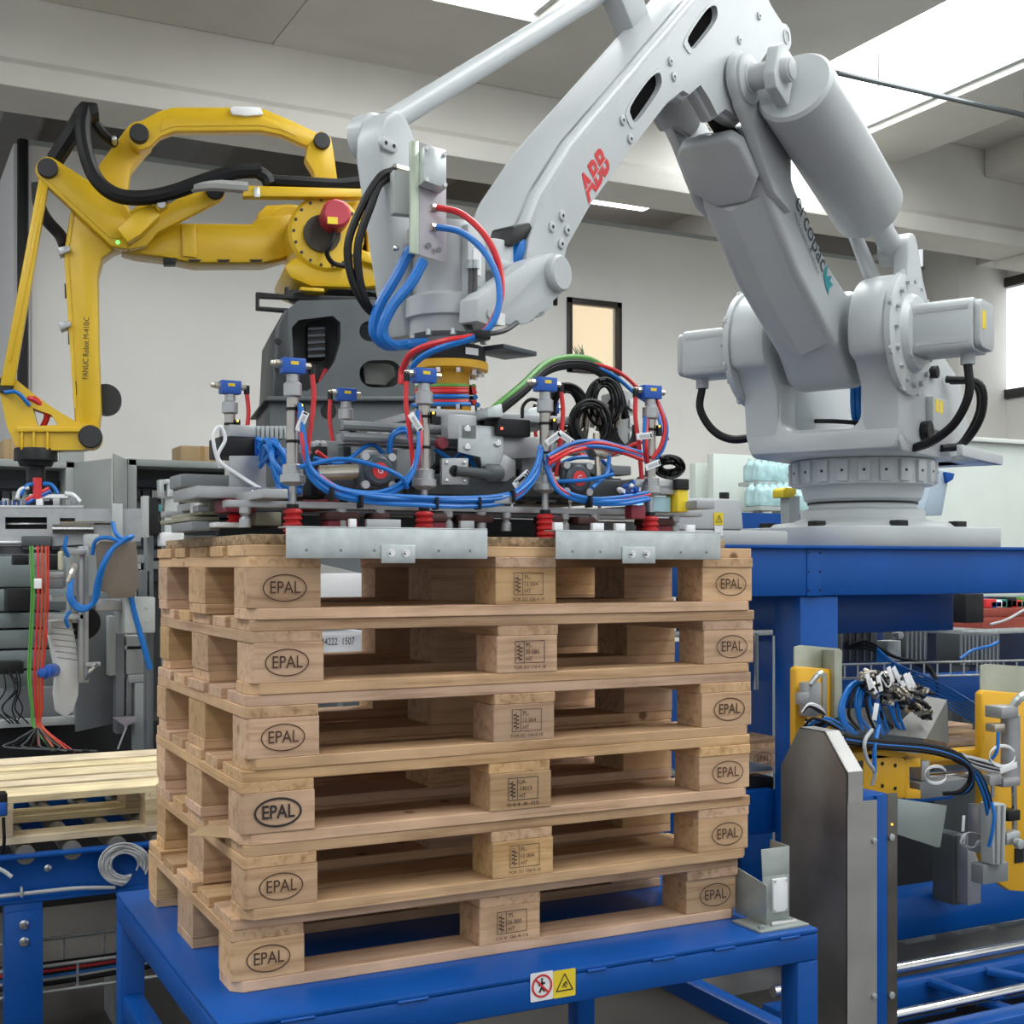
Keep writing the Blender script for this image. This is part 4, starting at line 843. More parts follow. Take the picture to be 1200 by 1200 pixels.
for k in range(24):
    d = random.uniform(-7,3); a0 = random.uniform(0,300)
    hose('coiled_lead', [(784+(16+d)*math.cos(math.radians(a0+a)), 547+(11+d)*math.sin(math.radians(a0+a)), .16+random.uniform(-.02,.02)) for a in range(0,331,30)], .0032, BLK, gr, 5)
hose('lead', [(770,550,.1),(758,562,.05),(752,575,.03),(742,580,.03)], .003, BLK, gr)
for u0, v0, u1, v1, y, m in ((560,520,600,530,.2,MGREY),(690,545,740,556,.2,MGREY),(700,562,742,572,.16,MGREY),(470,520,520,532,.28,LGREY),(380,545,425,560,.3,MGREY),(640,572,660,585,.2,MGREY),(420,528,452,538,.35,ALU),(372,560,420,576,.22,DGREY),(455,505,480,520,.4,LGREY),(440,500,456,512,.45,LGREY)):
    pbox('mount_block', u0, v0, u1, v1, y, .06, m, gr, .003)
disc('silencer', 372, 523, .35, .010, .04, ALU, gr); disc('silencer', 365, 523, .35, .010, .04, ALU, gr)

# ------------------------------------------------------------------ supply panel on the robot's wrist with its hoses
pn = thing('supply_panel', 'zinc plated hose panel with a junction box beside the robot wrist', 'panel', AF(WS+.05,.16,1.98))
PY = -.0
def ppt(u, v, D): return pix(u, v, D)
PD = 2.93
def pquad(name, uv, D, th, m, par, bev=.0008):
    """flat sheet facing the camera's quarter, th thick"""
    f = Fr(pix(500,235,D), (cY*.93+sY*.37, -sY*.93+cY*.37, 0), (0,0,0.0001), (0,0,1)); nrm = f.x.cross(f.z).normalized(); f = Fr(f.o, f.x, -nrm, f.z)
    P = []
    for u, v in uv:
        r = ray(u, v); k = (f.o-CAM).dot(f.y)/r.dot(f.y); p = CAM+r*k; P.append(((p-f.o).dot(f.x), (p-f.o).dot(f.z)))
    return f, P
f, P = pquad('', [(490,166),(523,176),(523,308),(490,298)], PD, .003, ZINC, pn)
MB(f).prism([(P[0][0],P[0][1]),(P[1][0],P[1][1]-.0),(P[2][0],P[2][1]),(P[3][0],P[3][1])], 0, .003).build('panel_sheet', mat('violet_zinc_sheet', (.50,.47,.50), .34, .6, var=.12, scale=14), pn, bev=.0006)
sx = P[0][0]
MB(f).prism([(sx,P[0][1]+.004),(sx,P[3][1])], 0, .001) if False else None
MB(f).box((sx-.003,-.05 if False else 0,P[3][1]), (sx,.055,P[0][1]+.006)).build('panel_flange', ZINC, pn, bev=.0006)
f2, Q = pquad('', [(481,165),(491,165),(491,298),(481,296)], PD-.01, .003, ZINC, pn)
MB(f2).prism(Q, 0, .012).build('panel_post', mat('iridescent_zinc', (.55,.62,.50), .32, .6, var=.2, scale=7, stretch=(6,6,.6)), pn, bev=.001)
f3, Q = pquad('', [(497,171),(523,178),(523,221),(497,212)], PD-.05, .04, GALV, pn)
jb = MB(f3).prism(Q, 0, .045).build('junction_box', GALV, pn, bev=.002)
for u, v in ((500,174),(521,181),(500,211),(521,217)):
    r = ray(u,v); k = (f3.o-CAM).dot(f3.y)/r.dot(f3.y); p = CAM+r*k; MB().cyl(p, p-f3.y*.006, .005, n=8).build('screw', STEEL, jb)
def fit(u, v, D, d=(.75,-.62,0), L_=.03, r=.009, m=NICK):
    p = pix(u,v,D); d = V(d).normalized(); MB().cyl(p, p+d*L_*.5, r, n=6).cyl(p+d*L_*.5, p+d*L_, r*.7, n=10).build('hose_fitting', m, pn); return p+d*L_
fit(505,243,PD,(.9,.1,0)); fit(505,266,PD,(.9,.1,0))
for u, v in ((502,288),(514,293)): p = pix(u,v,PD-.008); MB().cyl(p, p-f.y*.003, .007, n=12).build('grommet', MGREY, pn)
for k,(u,v) in enumerate(((502,226),(504,240),(503,262),(504,280))):
    p = pix(u,v,PD-.006); text(('SUPPLY','LINE 1','LINE 2','EXHAUST')[k] if False else '- - -', .012, Fr(p-f.y*.004, f.x, -f.y, f.z), mat('faded_print', (.35,.25,.3), .6), pn, 'faint_print')
MB().tube([pix(512,243,PD-.02),pix(540,250,PD-.03),pix(566,273,PD-.05),pix(583,305,PD-.06),pix(588,340,PD-.08),pix(580,370,PD-.1),pix(562,392,PD-.12),pix(520,400,PD-.14),pix(485,412,PD-.1),pix(472,432,PD-.05),pix(470,450,PD-.05)], .0075, 8).build('red_supply_hose', REDH, pn)
MB().tube([pix(512,266,PD-.02),pix(540,272,PD-.04),pix(565,292,PD-.06),pix(582,322,PD-.08),pix(585,355,PD-.1),pix(575,382,PD-.12),pix(555,396,PD-.13),pix(515,408,PD-.14),pix(488,424,PD-.1),pix(478,445,PD-.06)], .0075, 8).build('blue_supply_hose', BLUH, pn)
p = pix(563,393,PD-.12); MB().cbox(p, (.035,.035,.02)).build('hose_tie', BLK, pn, bev=.003)
for q in (0,1):
    MB().tube([pix(552+q*5,312,2.98),pix(551+q*5,345,2.97),pix(544+q*6,365,2.96),pix(547+q*4,384,2.95),pix(560,392,2.93),pix(590,388,2.95),pix(606,378,3.0)], .006, 7).build('sensor_cable', mat('dark_grey_cable', (.05,.052,.055), .4), pn)
    MB().cyl(pix(551+q*6,305,2.98), pix(551+q*6,315,2.98), .010, n=8).build('cable_gland', GALV, pn)
for q in (0,1):
    u = (484,496)[q]; MB().tube([pix(u-3+q*3,292+q*14,2.95-q*.04),pix(464+q*17,325+q*8,2.93-q*.04),pix(444+q*15,360,2.92-q*.04),pix(438+q*10,388,2.92-q*.04),pix(452+q*6,404,2.94-q*.04),pix(475,404,2.98),pix(500,402,3.0)], .0125, 9).build('blue_main_hose', BLUH, pn)
    p = pix(u-3+q*3,288+q*12,2.95); MB().cyl(p, p+V((.006,0,.035)), .013, n=10).cyl(p+V((.006,0,.035)), p+V((.008,0,.06)), .009, n=8).build('hose_coupling', STEEL, pn)
MB().ball(pix(464,291,2.94), .008).build('valve_knob', STEEL, pn)
for q in (0,1):
    MB().tube([pix(462,200+q*6,2.98),pix(445,208+q*8,2.95),pix(425+q*10,240,2.92),pix(408+q*12,285,2.9),pix(412+q*9,325,2.9),pix(428+q*3,358,2.92),pix(448,375,2.98)], .0095, 8).build('black_main_hose', BLK, pn)
    p = pix(462,198+q*7,2.98); MB().cyl(p, p+V((.04,.01,0)), .013, n=8).build('hose_coupling', NICK, pn)
MB(f).box((sx-.05,.03,P[0][1]-.16), (sx+.02,.06,P[0][1]-.06)).build('rear_box', LGREY, pn, bev=.003)
# ------------------------------------------------------------------ yellow robot behind
FO = V((2.04,5.18,0)); FF = Fr(FO, (-.982,.186,0), (-.186,-.982,0), (0,0,1))
Y = lambda u, v, t: inplane(FF, u, v, t)
def ypl(name, poly, t0, t1, m, par, bev=.012, seg=2, holes=()):
    tm = max(t0, t1)
    return MB(FF).prism([Y(u,v,tm) for u,v in poly], t0, t1, holes=[[Y(u,v,tm) for u,v in h] for h in holes]).build(name, m, par, bev=0 if holes else bev, seg=seg)
def ycap(u, v, t, rpx, th, m, par, name='pivot_cap', n=24):
    s, z = Y(u,v,t); D = 7.7; r = rpx*D/1500
    return MB().lathe([(r,0),(r,th*.7),(r*.9,th),(r*.5,th*1.02)], FF(s,t,z), FF.y, n=n).build(name, m, par)
def yhose(name, pts, r, m, par, n=8):
    return MB().tube([FF(*(lambda a: (a[0], t, a[1]))(Y(u,v,t))) for u,v,t in pts], r, n).build(name, m, par)
ry = thing('yellow_robot', 'yellow palletising robot with black hoses on a dark grey pedestal', 'robot', FO)
CAPB = mat('black_cap', (.018,.019,.021), .5)
def pc_px(cu, cv, r, a0, a1, n=8): return [(cu+r*math.cos(math.radians(a)), cv-r*math.sin(math.radians(a))) for a in [a0+(a1-a0)*i/n for i in range(n+1)]]
# pedestal (dark grey casting with openings)
big = [(342,384),(350,375),(390,370),(399,378),(399,400),(392,424),(376,446),(360,458),(346,458)]
h1 = pc_px(433,388,12,90,270)+pc_px(450,388,12,-90,90); h2 = pc_px(437,438,16,90,270)+pc_px(455,438,16,-90,90)
pd = ypl('pedestal_front', [(338,362),(350,352),(470,350),(480,360),(488,470),(320,470),(328,380)], .30, .42, DGREY, ry, holes=[big[::-1], h1[::-1], h2[::-1]])
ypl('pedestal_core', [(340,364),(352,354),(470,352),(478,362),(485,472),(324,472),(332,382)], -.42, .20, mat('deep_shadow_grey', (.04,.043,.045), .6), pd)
ypl('pedestal_side', [(322,385),(334,362),(340,364),(345,470),(318,470)], -.40, .42, DGREY, pd)
ypl('motor_grille', [(360,378),(382,376),(382,420),(360,420)], .20, .30, BLKM, pd)
for k in range(5): ypl('grille_fin', [(361,384+k*8),(381,383+k*8),(381,386+k*8),(361,387+k*8)], .30, .31, DGREY2, pd, 0)
ypl('pedestal_shelf', [(309,470),(312,464),(490,464),(492,470)], -.5, .5, DGREY, pd)
bd_ = ypl('pedestal_body', [(316,470),(488,470),(492,640),(312,640)], -.45, .45, DGREY, ry)
zf = FF(0,0,0); MB(FF).box((-.5,-.46,0), (.5,.46,1.62)).build('pedestal_foot', DGREY, ry, bev=.01)
ycap(385,482,.45,9,.004,BLKM,bd_,'round_hole'); ycap(352,480,.45,6,.004,BLKM,bd_,'round_hole')
ypl('bag_in_opening', [(424,424),(440,420),(460,424),(464,440),(452,452),(428,450)], .20, .26, mat('grey_film', (.28,.28,.26), .3, bump=1, bscale=30), pd)
ypl('red_handle', [(372,448),(380,430),(392,436),(384,440),(378,450)], .21, .27, REDH, pd)
for u in (324,): 
    for v in (400,432): ycap(u+2,v,.42,4,.003,BLKM,pd,'side_slot')
bk_ = ypl('black_bracket', [(300,342),(334,345),(334,336),(339,336),(339,345),(440,348),(440,354),(304,349),(304,359),(338,361),(338,366),(300,363)], .30, .34, BLKM, ry, .004)
# turntable
ypl('turntable_yellow', [(332,312),(345,300),(440,300),(452,318),(450,335),(420,338),(365,336),(340,326)], -.30, .36, YEL, ry, .03)
MB().lathe([(.33,0),(.33,.07),(.28,.1)], FF(0,0,Y(395,352,0)[1]), n=36).build('turntable_bearing', DGREY, ry)
ypl('bolt_bracket', [(352,336),(380,338),(380,342),(352,340)], .36, .42, YEL, ry, .004)
# shoulder housings
def hub(u, v, t0, t1, rpx, m, name, n=36):
    s, z = Y(u,v,t1); r = rpx*7.75/1500; return MB().lathe([(r,0),(r,(t1-t0)-.02),(r-.02,t1-t0)], FF(s,t0,z), FF.y, n=n).build(name, m, ry)
h_ = hub(383,273,.02,.38,44,YEL,'shoulder_hub')
s0, z0 = Y(383,273,.38)
for k in range(18):
    a = 2*math.pi*k/18; p = FF(s0+.195*math.cos(a),.378,z0+.195*math.sin(a)); MB().cyl(p, p+FF.y*.008, .010, n=6).build('bolt', CAPB, h_)
MB().lathe([(.11,0),(.11,.03)], FF(s0+.03,.375,z0-.01), FF.y, n=20).build('gear_recess', mat('dark_brown_grease', (.03,.022,.012), .5), h_)
mt = MB().lathe([(.08,0),(.085,.02),(.085,.16),(.07,.18)], FF(Y(390,258,.4)[0],.39,Y(390,258,.4)[1]), FF.y+V((0,0,0)), n=12).build('red_motor', mat('motor_red', (.42,.03,.05), .45), ry, bev=0)
MB(FF).box((Y(390,258,.58)[0]-.03,.565,Y(390,258,.58)[1]-.02), (Y(390,258,.58)[0]+.03,.575,Y(390,258,.58)[1]+.02)).build('yellow_sticker', YLAB, mt)
yhose('motor_lead', [(392,272,.5),(388,285,.52),(383,296,.5),(390,308,.45),(405,312,.4)], .015, BLK, ry)
ypl('hub_frame', [(372,240),(440,232),(447,250),(450,318),(420,324),(400,312),(432,306),(430,258),(418,252),(380,256)], .25, .33, YEL, ry)
ypl('hub_far_cheek', [(330,300),(300,252),(312,240),(345,238),(360,300)], -.3, -.05, YEL, ry, .02)
hub(345,272,-.20,-.04,34,YEL,'shoulder_hub')
ypl('motor_block', [(420,290),(444,300),(446,312),(424,306)], .3, .42, YEL, ry)
pbx = ypl('second_motor', [(408,270),(432,272),(434,300),(410,300)], .1, .25, BLKM, ry); ypl('motor_cap', [(406,272),(424,274),(422,290),(406,288)], .25, .33, DRED, ry)
# main arm (shoulder to elbow)
ypl('main_arm', [(346,298),(344,250),(300,255),(296,262),(210,261),(190,262),(150,285),(140,292),(158,297),(190,301),(228,308),(310,308)], -.10, .12, YEL, ry, .02)
ypl('arm_boss', [(212,262),(230,262),(231,302),(214,300)], .12, .14, YEL, ry, .006)
for u in (228,262,300): ypl('arm_slot', [(u-8,304),(u+8,304),(u+6,307),(u-6,307)], .121, .123, BLKM, ry, 0)
ypl('small_sensor', [(191,302),(207,302),(206,309),(192,309)], .05, .14, BLKM, ry, .004)
# forearm
fa = ypl('forearm', [(82,247),(104,225),(150,240),(162,262),(158,286),(133,293),(120,303),(115,322),(116,400),(119,482),(116,505),(100,516),(88,500),(84,440),(80,380),(75,295)], -.02, .16, YEL, ry, .02)
ypl('forearm_edge', [(84,250),(87,250),(80,296),(85,380),(90,478),(87,478),(80,380),(75,295)], .16, .166, YEL, fa, 0)
for u, v in ((77,341),(81,395),(88,455)): ypl('arm_slot', [(u-1.5,v-9),(u+1.5,v-8),(u+2,v+8),(u-1,v+9)], .161, .165, BLKM, fa, 0)
tp0 = Y(101,408,.161); text('FANUC Robot M-410iC', .045, Fr(FF(tp0[0],.163,tp0[1]), V((.02,0,1)), FF.y, FF.x), INK, fa, 'lettering', width=.36)
for u, v in ((74,293),(75,381)): ypl('hose_clamp', [(u-7,v-3),(u+7,v-6),(u+8,v+1),(u-4,v+6)], .1, .2, ALU, fa, .004)
# elbow bell crank
ypl('bell_crank_arm', pc_px(163,158,17,-60,140)+[(118,190),(101,215),(100,240),(150,262),(150,222),(153,196)], -.28, -.08, YEL, ry, .015)
ypl('bell_crank_arm', pc_px(56,198,15,50,235)+[(130,288),(148,292),(165,270),(148,242),(142,236)], .18, .26, YEL, ry, .012)
ypl('crank_rib', pc_px(56,198,10,60,240)+[(128,278),(140,280),(150,262),(140,246)], .255, .268, YEL, ry, .004)
ypl('elbow_plate', [(140,255),(165,238),(185,240),(235,222)]+pc_px(250,224,14,80,-70)+[(185,272),(172,288),(152,292),(138,285)], .19, .25, YEL, ry, .012)
ycap(252,223,.252,11,.02,CAPB,ry); ycap(56,198,.268,11,.03,CAPB,ry)
eb = ypl('elbow_motor_box', [(137,268),(160,246),(178,238),(188,252),(166,274),(150,284)], .25, .36, YEL, ry, .01)
ypl('box_clamp', [(180,238),(193,230),(198,238),(186,247)], .30, .40, YEL, ry, .004); ycap(189,240,.40,5,.02,ALU,ry,'clamp_knob')
ycap(138,284,.362,2.2,.006,emit('green_led', (.1,1,.1), 3),ry,'status_light',10)
# top parallel link
ypl('parallel_link', [(150,166),(152,152),(163,142),(185,130),(203,125),(272,125),(310,127),(345,142),(372,155),(386,160),(386,176),(372,176),(352,168),(330,158),(305,153),(205,154),(188,160),(176,172),(163,176)], -.06, .03, YEL, ry, .015)
ypl('link_web', [(190,138),(205,131),(300,133),(340,148),(348,160),(330,152),(305,147),(205,148),(188,154)], .03, .036, YEL, ry, .002)
ypl('white_rag', [(269,127),(274,124),(305,125),(309,134),(290,136),(272,134)], -.06, .06, WHTP, ry, .008)
ypl('link_lug', [(361,170),(376,152),(388,160),(391,176),(396,213),(369,213),(367,200),(358,186)], .035, .14, YEL, ry, .012)
ycap(163,158,.032,11,.05,CAPB,ry); ycap(377,166,.142,10,.03,CAPB,ry)
# cable rail
ypl('cable_rail', [(285,217),(424,221),(424,231),(285,230)], .36, .44, YEL, ry, .006)
yhose('rail_hose', [(312,211,.4),(360,214,.4),(400,216,.4),(436,212,.4)], .035, BLK, ry)
ypl('rail_clip', [(298,219),(304,219),(305,231),(298,231)], .44, .46, GALV, ry, .002)
# black dress hoses
yhose('dress_hose', [(101,126,.30),(97,150,.33),(101,180,.36),(113,210,.38),(135,228,.40),(165,232,.40),(200,226,.42),(240,212,.42),(275,202,.42),(306,200,.42)], .043, BLK, ry, 10)
yhose('dress_hose', [(98,132,.2),(82,160,.2),(64,188,.15)], .05, BLK, ry)
yhose('dress_hose', [(108,140,.15),(120,156,.1),(134,168,.0)], .03, BLK, ry)
yhose('dress_hose', [(44,215,.1),(46,240,.1),(55,258,.1),(70,275,.1),(76,288,.12)], .035, BLK, ry)
yhose('dress_hose', [(300,200,.42),(312,208,.42),(316,216,.42)], .04, BLK, ry)
ypl('hose_clamp_head', [(86,128),(95,118),(114,120),(116,132),(104,136),(90,140)], .18, .34, BLK, ry, .01)
yhose('grey_sleeve', [(194,233,.40),(215,222,.42),(245,217,.43),(290,220,.42)], .035, mat('grey_braid', (.30,.30,.29), .7, bump=.6, bscale=200), ry)
ycap(134,168,.02,3,.1,GALV,ry,'hose_bolt')
# linkage rod to the wrist, wrist frame
ypl('linkage_rod', [(46,206),(58,208),(16,452),(0,452)], .19, .25, YEL, ry, .008)
ypl('rod_groove', [(50,222),(54,222),(13,424),(9,424)], .25, .256, YEL, ry, .002)
wf = ypl('wrist_frame', pc_px(6,452,12,60,240,6)+[(8,500),(18,522),(28,528),(95,527)]+pc_px(106,512,14,-100,80,8)+[(92,496),(62,478),(40,462),(18,444)], .05, .20, YEL, ry, holes=[[(38,478),(60,486),(68,498),(44,499)][::-1]])
ypl('frame_rib', [(20,500),(95,500),(98,506),(20,506)], .20, .225, YEL, wf, .004)
for u in (24,38,54): ypl('frame_rib', [(u,500),(u+3,500),(u+3,527),(u,527)], .20, .22, YEL, wf, .003)
ycap(106,512,.205,13,.03,CAPB,ry); ycap(6,452,.205,9,.03,CAPB,ry)
s0, z0 = Y(124,468,.0); MB().lathe([(.09,0),(.09,.12)], FF(s0-.0,-.1,z0), FF.y, n=24).build('elbow_drum', CAPB, ry)
s0, z0 = Y(42,528,.12); ax2 = FF(s0,.12,0)
MB().lathe([(.12,z0-.06),(.12,z0),(.115,z0+.01)], ax2, n=28).lathe([(.09,z0-.09),(.1,z0-.06)], ax2, n=28).build('tool_flange', BLKM, ry)
zt_ = Y(42,580,.12)[1]; MB().cyl(ax2+V((0,0,zt_)), ax2+V((0,0,z0-.08)), .052, n=18).build('tool_shaft', BLKM, ry)
yhose('red_loom', [(25,470,.15),(40,468,.2),(55,485,.15),(48,505,.1)], .018, REDH, ry)
yhose('blue_loom', [(5,460,.25),(20,460,.25),(35,475,.22)], .012, BLUH, ry)
# ------------------------------------------------------------------ left: roller conveyor with a pale pallet
cv = thing('roller_conveyor', 'blue roller conveyor carrying the pale new pallet at the left', 'conveyor', (-.3,2.0,0))
CX0, CX1, CY0, CY1, CZ = -1.6, .62, 1.555, 2.50, .65
def channel(name, x0, x1, y, z0, z1, par, s=1, fl=.05):
    b = MB(); b.box((x0,y,z0), (x1,y+.008*s if s > 0 else y+.008,z1)); b.box((x0,y-.0,z1-.008), (x1,y+fl,z1)); b.box((x0,y,z0), (x1,y+fl,z0+.008))
    P = [(0,z0),(fl,z0),(fl,z0+.010),(.008,z0+.010),(.008,z1-.010),(fl,z1-.010),(fl,z1),(0,z1)]
    P = [(-.0+a*-1 if s < 0 else a, c) for a, c in P]
    return MB(Fr((0,y,0), (0,1,0), (1,0,0), (0,0,1))).prism(P, x0, x1).build(name, BLUE, par, bev=.002)
channel('side_channel', CX0, CX1, CY0+.045, .51, CZ, cv, -1, .045); channel('side_channel', CX0, CX1, CY1-.045, .51, CZ, cv, 1, .045)
for i in range(17):
    x = CX0+.08+i*.132; r = MB().cyl((x,CY0+.03,.645), (x,CY1-.03,.645), .028, n=16).build('roller', ROLL, cv)
for x in (-.72,.40):
    for y in (CY0,CY1-.09): MB().box((x,y,.03), (x+.11,y+.09,.51)).build('leg', BLUE, cv, bev=.004)
lgx = py(5,1080,CY0-.0).x; lgx1 = py(50,1080,CY0).x
lg_ = MB().box((lgx,CY0-.012,.03), (lgx1,CY0-.001,.49)).build('leg_plate', BLUE, cv, bev=.003)
MB().box((lgx,CY0,.03), (lgx1,CY0+.06,.51)).build('leg', BLUE, cv, bev=.003)
for v in (1083,1103): disc('bolt', 28, v, CY0-.012, .014, .008, STEEL, lg_, 14)
disc('bolt', 56, 1017, CY0+.044-.045, .011, .006, STEEL, cv, 14)
sb = pbox('sensor_box', -6, 930, 9, 957, CY0-.06, .05, BLKM, cv, .004); pbox('sensor_face', -6, 941, 8, 956, CY0-.065, .006, BLUP, sb)
hose('sensor_lead', [(4,958,CY0-.05),(5,985,CY0-.05),(3,1000,CY0-.02)], .005, BLK, cv)
for k in range(8):
    d = (k-4)*2.0; hose('cable_coil', [(146+(24+d)*math.cos(math.radians(a)), 1013+(20+d*.8)*math.sin(math.radians(a)), CY0-.012+random.uniform(-.006,.004)) for a in range(60+k*5,391,30)], .0030, GRYH, cv)
hose('grey_cable', [(-5,1051,CY0-.008),(40,1046,CY0-.008),(90,1041,CY0-.008),(135,1040,CY0-.008)], .006, GRYH, cv)
hose('grey_cable', [(-5,1016,CY0-.01),(6,1022,CY0-.02),(14,1028,CY0-.03)], .006, GRYH, cv)
pbox('cable_clip', 24, 1040, 27, 1052, CY0-.02, .02, GALV, cv)
PALE = (.74,.62,.40)
PW = (wood('pale_timber_long', 0, PALE, .08), wood('pale_timber_cross', 1, PALE, .08), wood('pale_timber_block', 0, (.62,.49,.31), .1))
px0 = py(15,940,1.60).x-.145
pallet('pale new pallet lying on the blue roller conveyor at the left', (px0,1.60,.676), 0, None, 'new_pallet', PW, 'pallets on the conveyors', (.002,.003,.01))
# floor clutter below the conveyor
fc = thing('cable_tray', 'wire cable tray with loose cables on the floor under the left conveyor', 'cable tray', (-.1,2.0,0))
for y in (1.75,2.05):
    for z in (.18,.26): MB().cyl((-1.2,y,z), (.55,y,z), .006, n=6).build('tray_wire', GALV, fc)
for i in range(14): MB().tube([(-1.2+i*.13,1.75,.26),(-1.2+i*.13,1.75,.18),(-1.2+i*.13,2.05,.18),(-1.2+i*.13,2.05,.26)], .004, 5, k=0).build('tray_hoop', GALV, fc)
for k in range(8): MB().tube([(-1.1,1.8+k*.03,.19),(-.6,1.82+k*.03,.2),(-.1,1.8+k*.03,.19),(.5,1.84+k*.02,.2)], .008, 6).build('cable', (BLK,GRYH,BLUH,BLK,REDH,BLK,GRYH,BLK)[k], fc)
for i in (0,1): MB().box((-.9+i*1.0,1.75,0), (-.87+i*1.0,2.05,.18)).build('tray_foot', GALV, fc)
lc = thing('loose_cable', 'loose grey cable looped on the dark floor under the left conveyor', 'cable', (-.1,1.4,0))
for k in range(4): MB().tube([(-.25+.16*math.cos(math.radians(a))*(1+.15*k), 1.5+.22*math.sin(math.radians(a)), .012+.006*k) for a in range(0,331,30)], .007, 6).build('cable_loop', GRYH if k%2 else BLK, lc)

# ------------------------------------------------------------------ machine at the far left
mc = thing('feeding_machine', 'grey steel feeding machine with hanging red and green hoses at the left', 'machine', (-.0,3.3,0))
PNL = mat('green_grey_steel_panel', (.20,.235,.235), .42, .35, var=.12)
for v0, v1 in ((652,688),(690,716),(718,736),(738,760),(762,784),(786,806)): pbox('steel_panel', -30, v0, 78, v1, 3.35, .25, PNL, mc, .006)
pbox('machine_base', -30, 806, 85, 852, 3.3, .5, MGREY, mc, .006)
pbox('black_unit', -5, 776, 28, 790, 3.2, .12, BLKM, mc, .004); pbox('black_unit', 8, 690, 40, 716, 3.2, .12, BLKM, mc, .004)
for k in range(6): hose('thin_lead', [(4+k*4+random.uniform(-3,3),786,3.2),(6+k*5+random.uniform(-9,9),808,3.18),(2+k*4+random.uniform(-9,9),830,3.2),(8+k*4+random.uniform(-9,9),848,3.2)], .003, BLK, mc, 5)
pbox('skirt_and_shade', -30, 846, 330, 1095, 3.5, .3, BLKM, mc)  # black machine base, drawn larger to paint the shade below the conveyor
pbox('grey_sill', -30, 843, 90, 852, 3.22, .06, LGREY, mc)
plate('grey_door', [(89,702),(132,690),(133,848),(89,858)], 3.2, .03, MGREY, mc, .003)
pbox('profile_column', 93, 640, 104, 800, 2.9, .05, ALU, mc, .003); pbox('column_groove', 97.5, 642, 99.5, 798, 2.898, .004, MGREY, mc, 0)
pbox('profile_column', 84, 668, 92, 730, 2.95, .05, ALU, mc, .003)
pbox('column_arm', 78, 643, 102, 650, 2.86, .05, ALU, mc); pbox('column_arm', 55, 720, 100, 726, 2.9, .05, LGREY, mc)
plate('white_belt', [(55,728),(84,726),(90,758),(93,788),(92,815),(86,834),(77,842),(68,836),(65,815),(67,790),(61,758)], 2.95, .10, mat('white_belt_plastic', (.66,.66,.63), .45), mc, .008)
for k in range(6): hose('belt_seam', [(58+k*1.8,735+k*7,2.948),(88+k*.6,738+k*7,2.948)], .002, LGREY, mc, 4)
pbl = py(51,788,2.85); MB().cyl(pbl, pbl+V((.05,.1,0)), .028).cyl(pbl+V((-.01,-.02,0)), pbl, .018).build('blue_roller_end', BLUP, mc, bev=.003)
pr_ = py(97,730,3.02); MB().cyl(pr_, pr_+V((.01,.05,0)), .07, n=28).build('black_wheel', BLKM, mc, bev=.006)
pbox('grey_roll', 112, 702, 146, 716, 2.9, .06, ALU, mc, .01); pbox('gear_block', 146, 700, 182, 742, 2.85, .14, LGREY, mc, .005)
for u, v in ((160,712),(172,712),(160,728),(172,728)): disc('bolt', u, v, 2.85, .006, .004, GALV, mc, 8)
bp2 = plate('brown_plate', [(112,640),(118,634),(160,635),(163,690),(158,694),(158,700),(128,701),(126,694),(116,692)], 2.80, .012, mat('brown_fibre_board', (.17,.14,.11), .75, var=.12), mc, .003)
for u0, v0, u1, v1, m in ((128,722,136,792,LGREY),(148,745,172,790,LGREY),(146,756,170,762,ALU),(150,790,180,800,LGREY),(158,800,178,880,LGREY),(148,795,152,850,MGREY),(136,742,146,860,MGREY),(173,745,177,860,MGREY)): pbox('post_plate', u0, v0, u1, v1, 3.1, .08, m, mc, .004)
pbox('bracket_bar', 100, 776, 118, 781, 2.88, .03, ALU, mc); hose('bracket_rod', [(100,796,2.9),(108,784,2.88),(114,778,2.88)], .008, STEEL, mc)
plate('pink_pedal', [(133,842),(160,840),(162,846),(150,850),(148,857),(145,850)], 3.0, .05, mat('dusty_violet_plastic', (.28,.25,.28), .6), mc, .003); hose('pedal_rod', [(148,852,3.0),(138,878,3.0)], .004, GRYH, mc)
for k, (m, o) in enumerate(((REDH,0),(mat('orange_red_hose', (.50,.07,.02), .4),5),(GRNH,-6),(mat('orange_red_hose', (.5,.07,.02), .4),10),(GRNH,-9),(REDH,13))):
    hose('hanging_hose', [(44+o,640,2.85),(45+o*.9,690,2.83),(43+o*.9,740,2.84),(40+o*.8,790,2.85),(42+o*.6,830,2.86),(44+o*.5,852,2.86),(46+o*(3.2 if k%2 else -2.2),874+k*1.5,2.8)], .0048 if k < 4 else .0032, m, mc)
for k in range(7): hose('floor_hose', [(44,852,2.86),(40-k*7+20,868,2.8),(30-k*10+40,876,2.7),(60+k*9,880,2.65)], .0035, BLK if k%2 else DGREY, mc, 5)
bl_ = [(82,682,2.82),(81,700,2.80),(88,712,2.80),(99,715,2.80),(109,706,2.80),(113,685,2.78),(119,664,2.76),(130,645,2.76),(145,634,2.76),(152,632,2.78)]
for q in range(4): hose('blue_tube', [(u+q*1.3*(1 if j > 3 else .6),v-q*1.2,y) for j,(u,v,y) in enumerate(bl_)], .009, BLUH, mc)
hose('blue_tube', [(108,650,2.82),(112,634,2.8),(125,630,2.78),(140,634,2.76)], .008, BLUH, mc); hose('blue_tube', [(132,612,2.8),(136,625,2.78),(146,634,2.77)], .009, BLUH, mc)
hose('blue_tube', [(78,628,2.8),(76,642,2.8),(80,652,2.82)], .008, BLUH, mc); hose('blue_tube', [(82,716,2.8),(77,725,2.8),(80,735,2.82)], .007, BLUH, mc)
hose('blue_tube', [(152,692,2.85),(158,720,2.85),(168,755,2.85),(176,784,2.85)], .012, BLUH, mc)
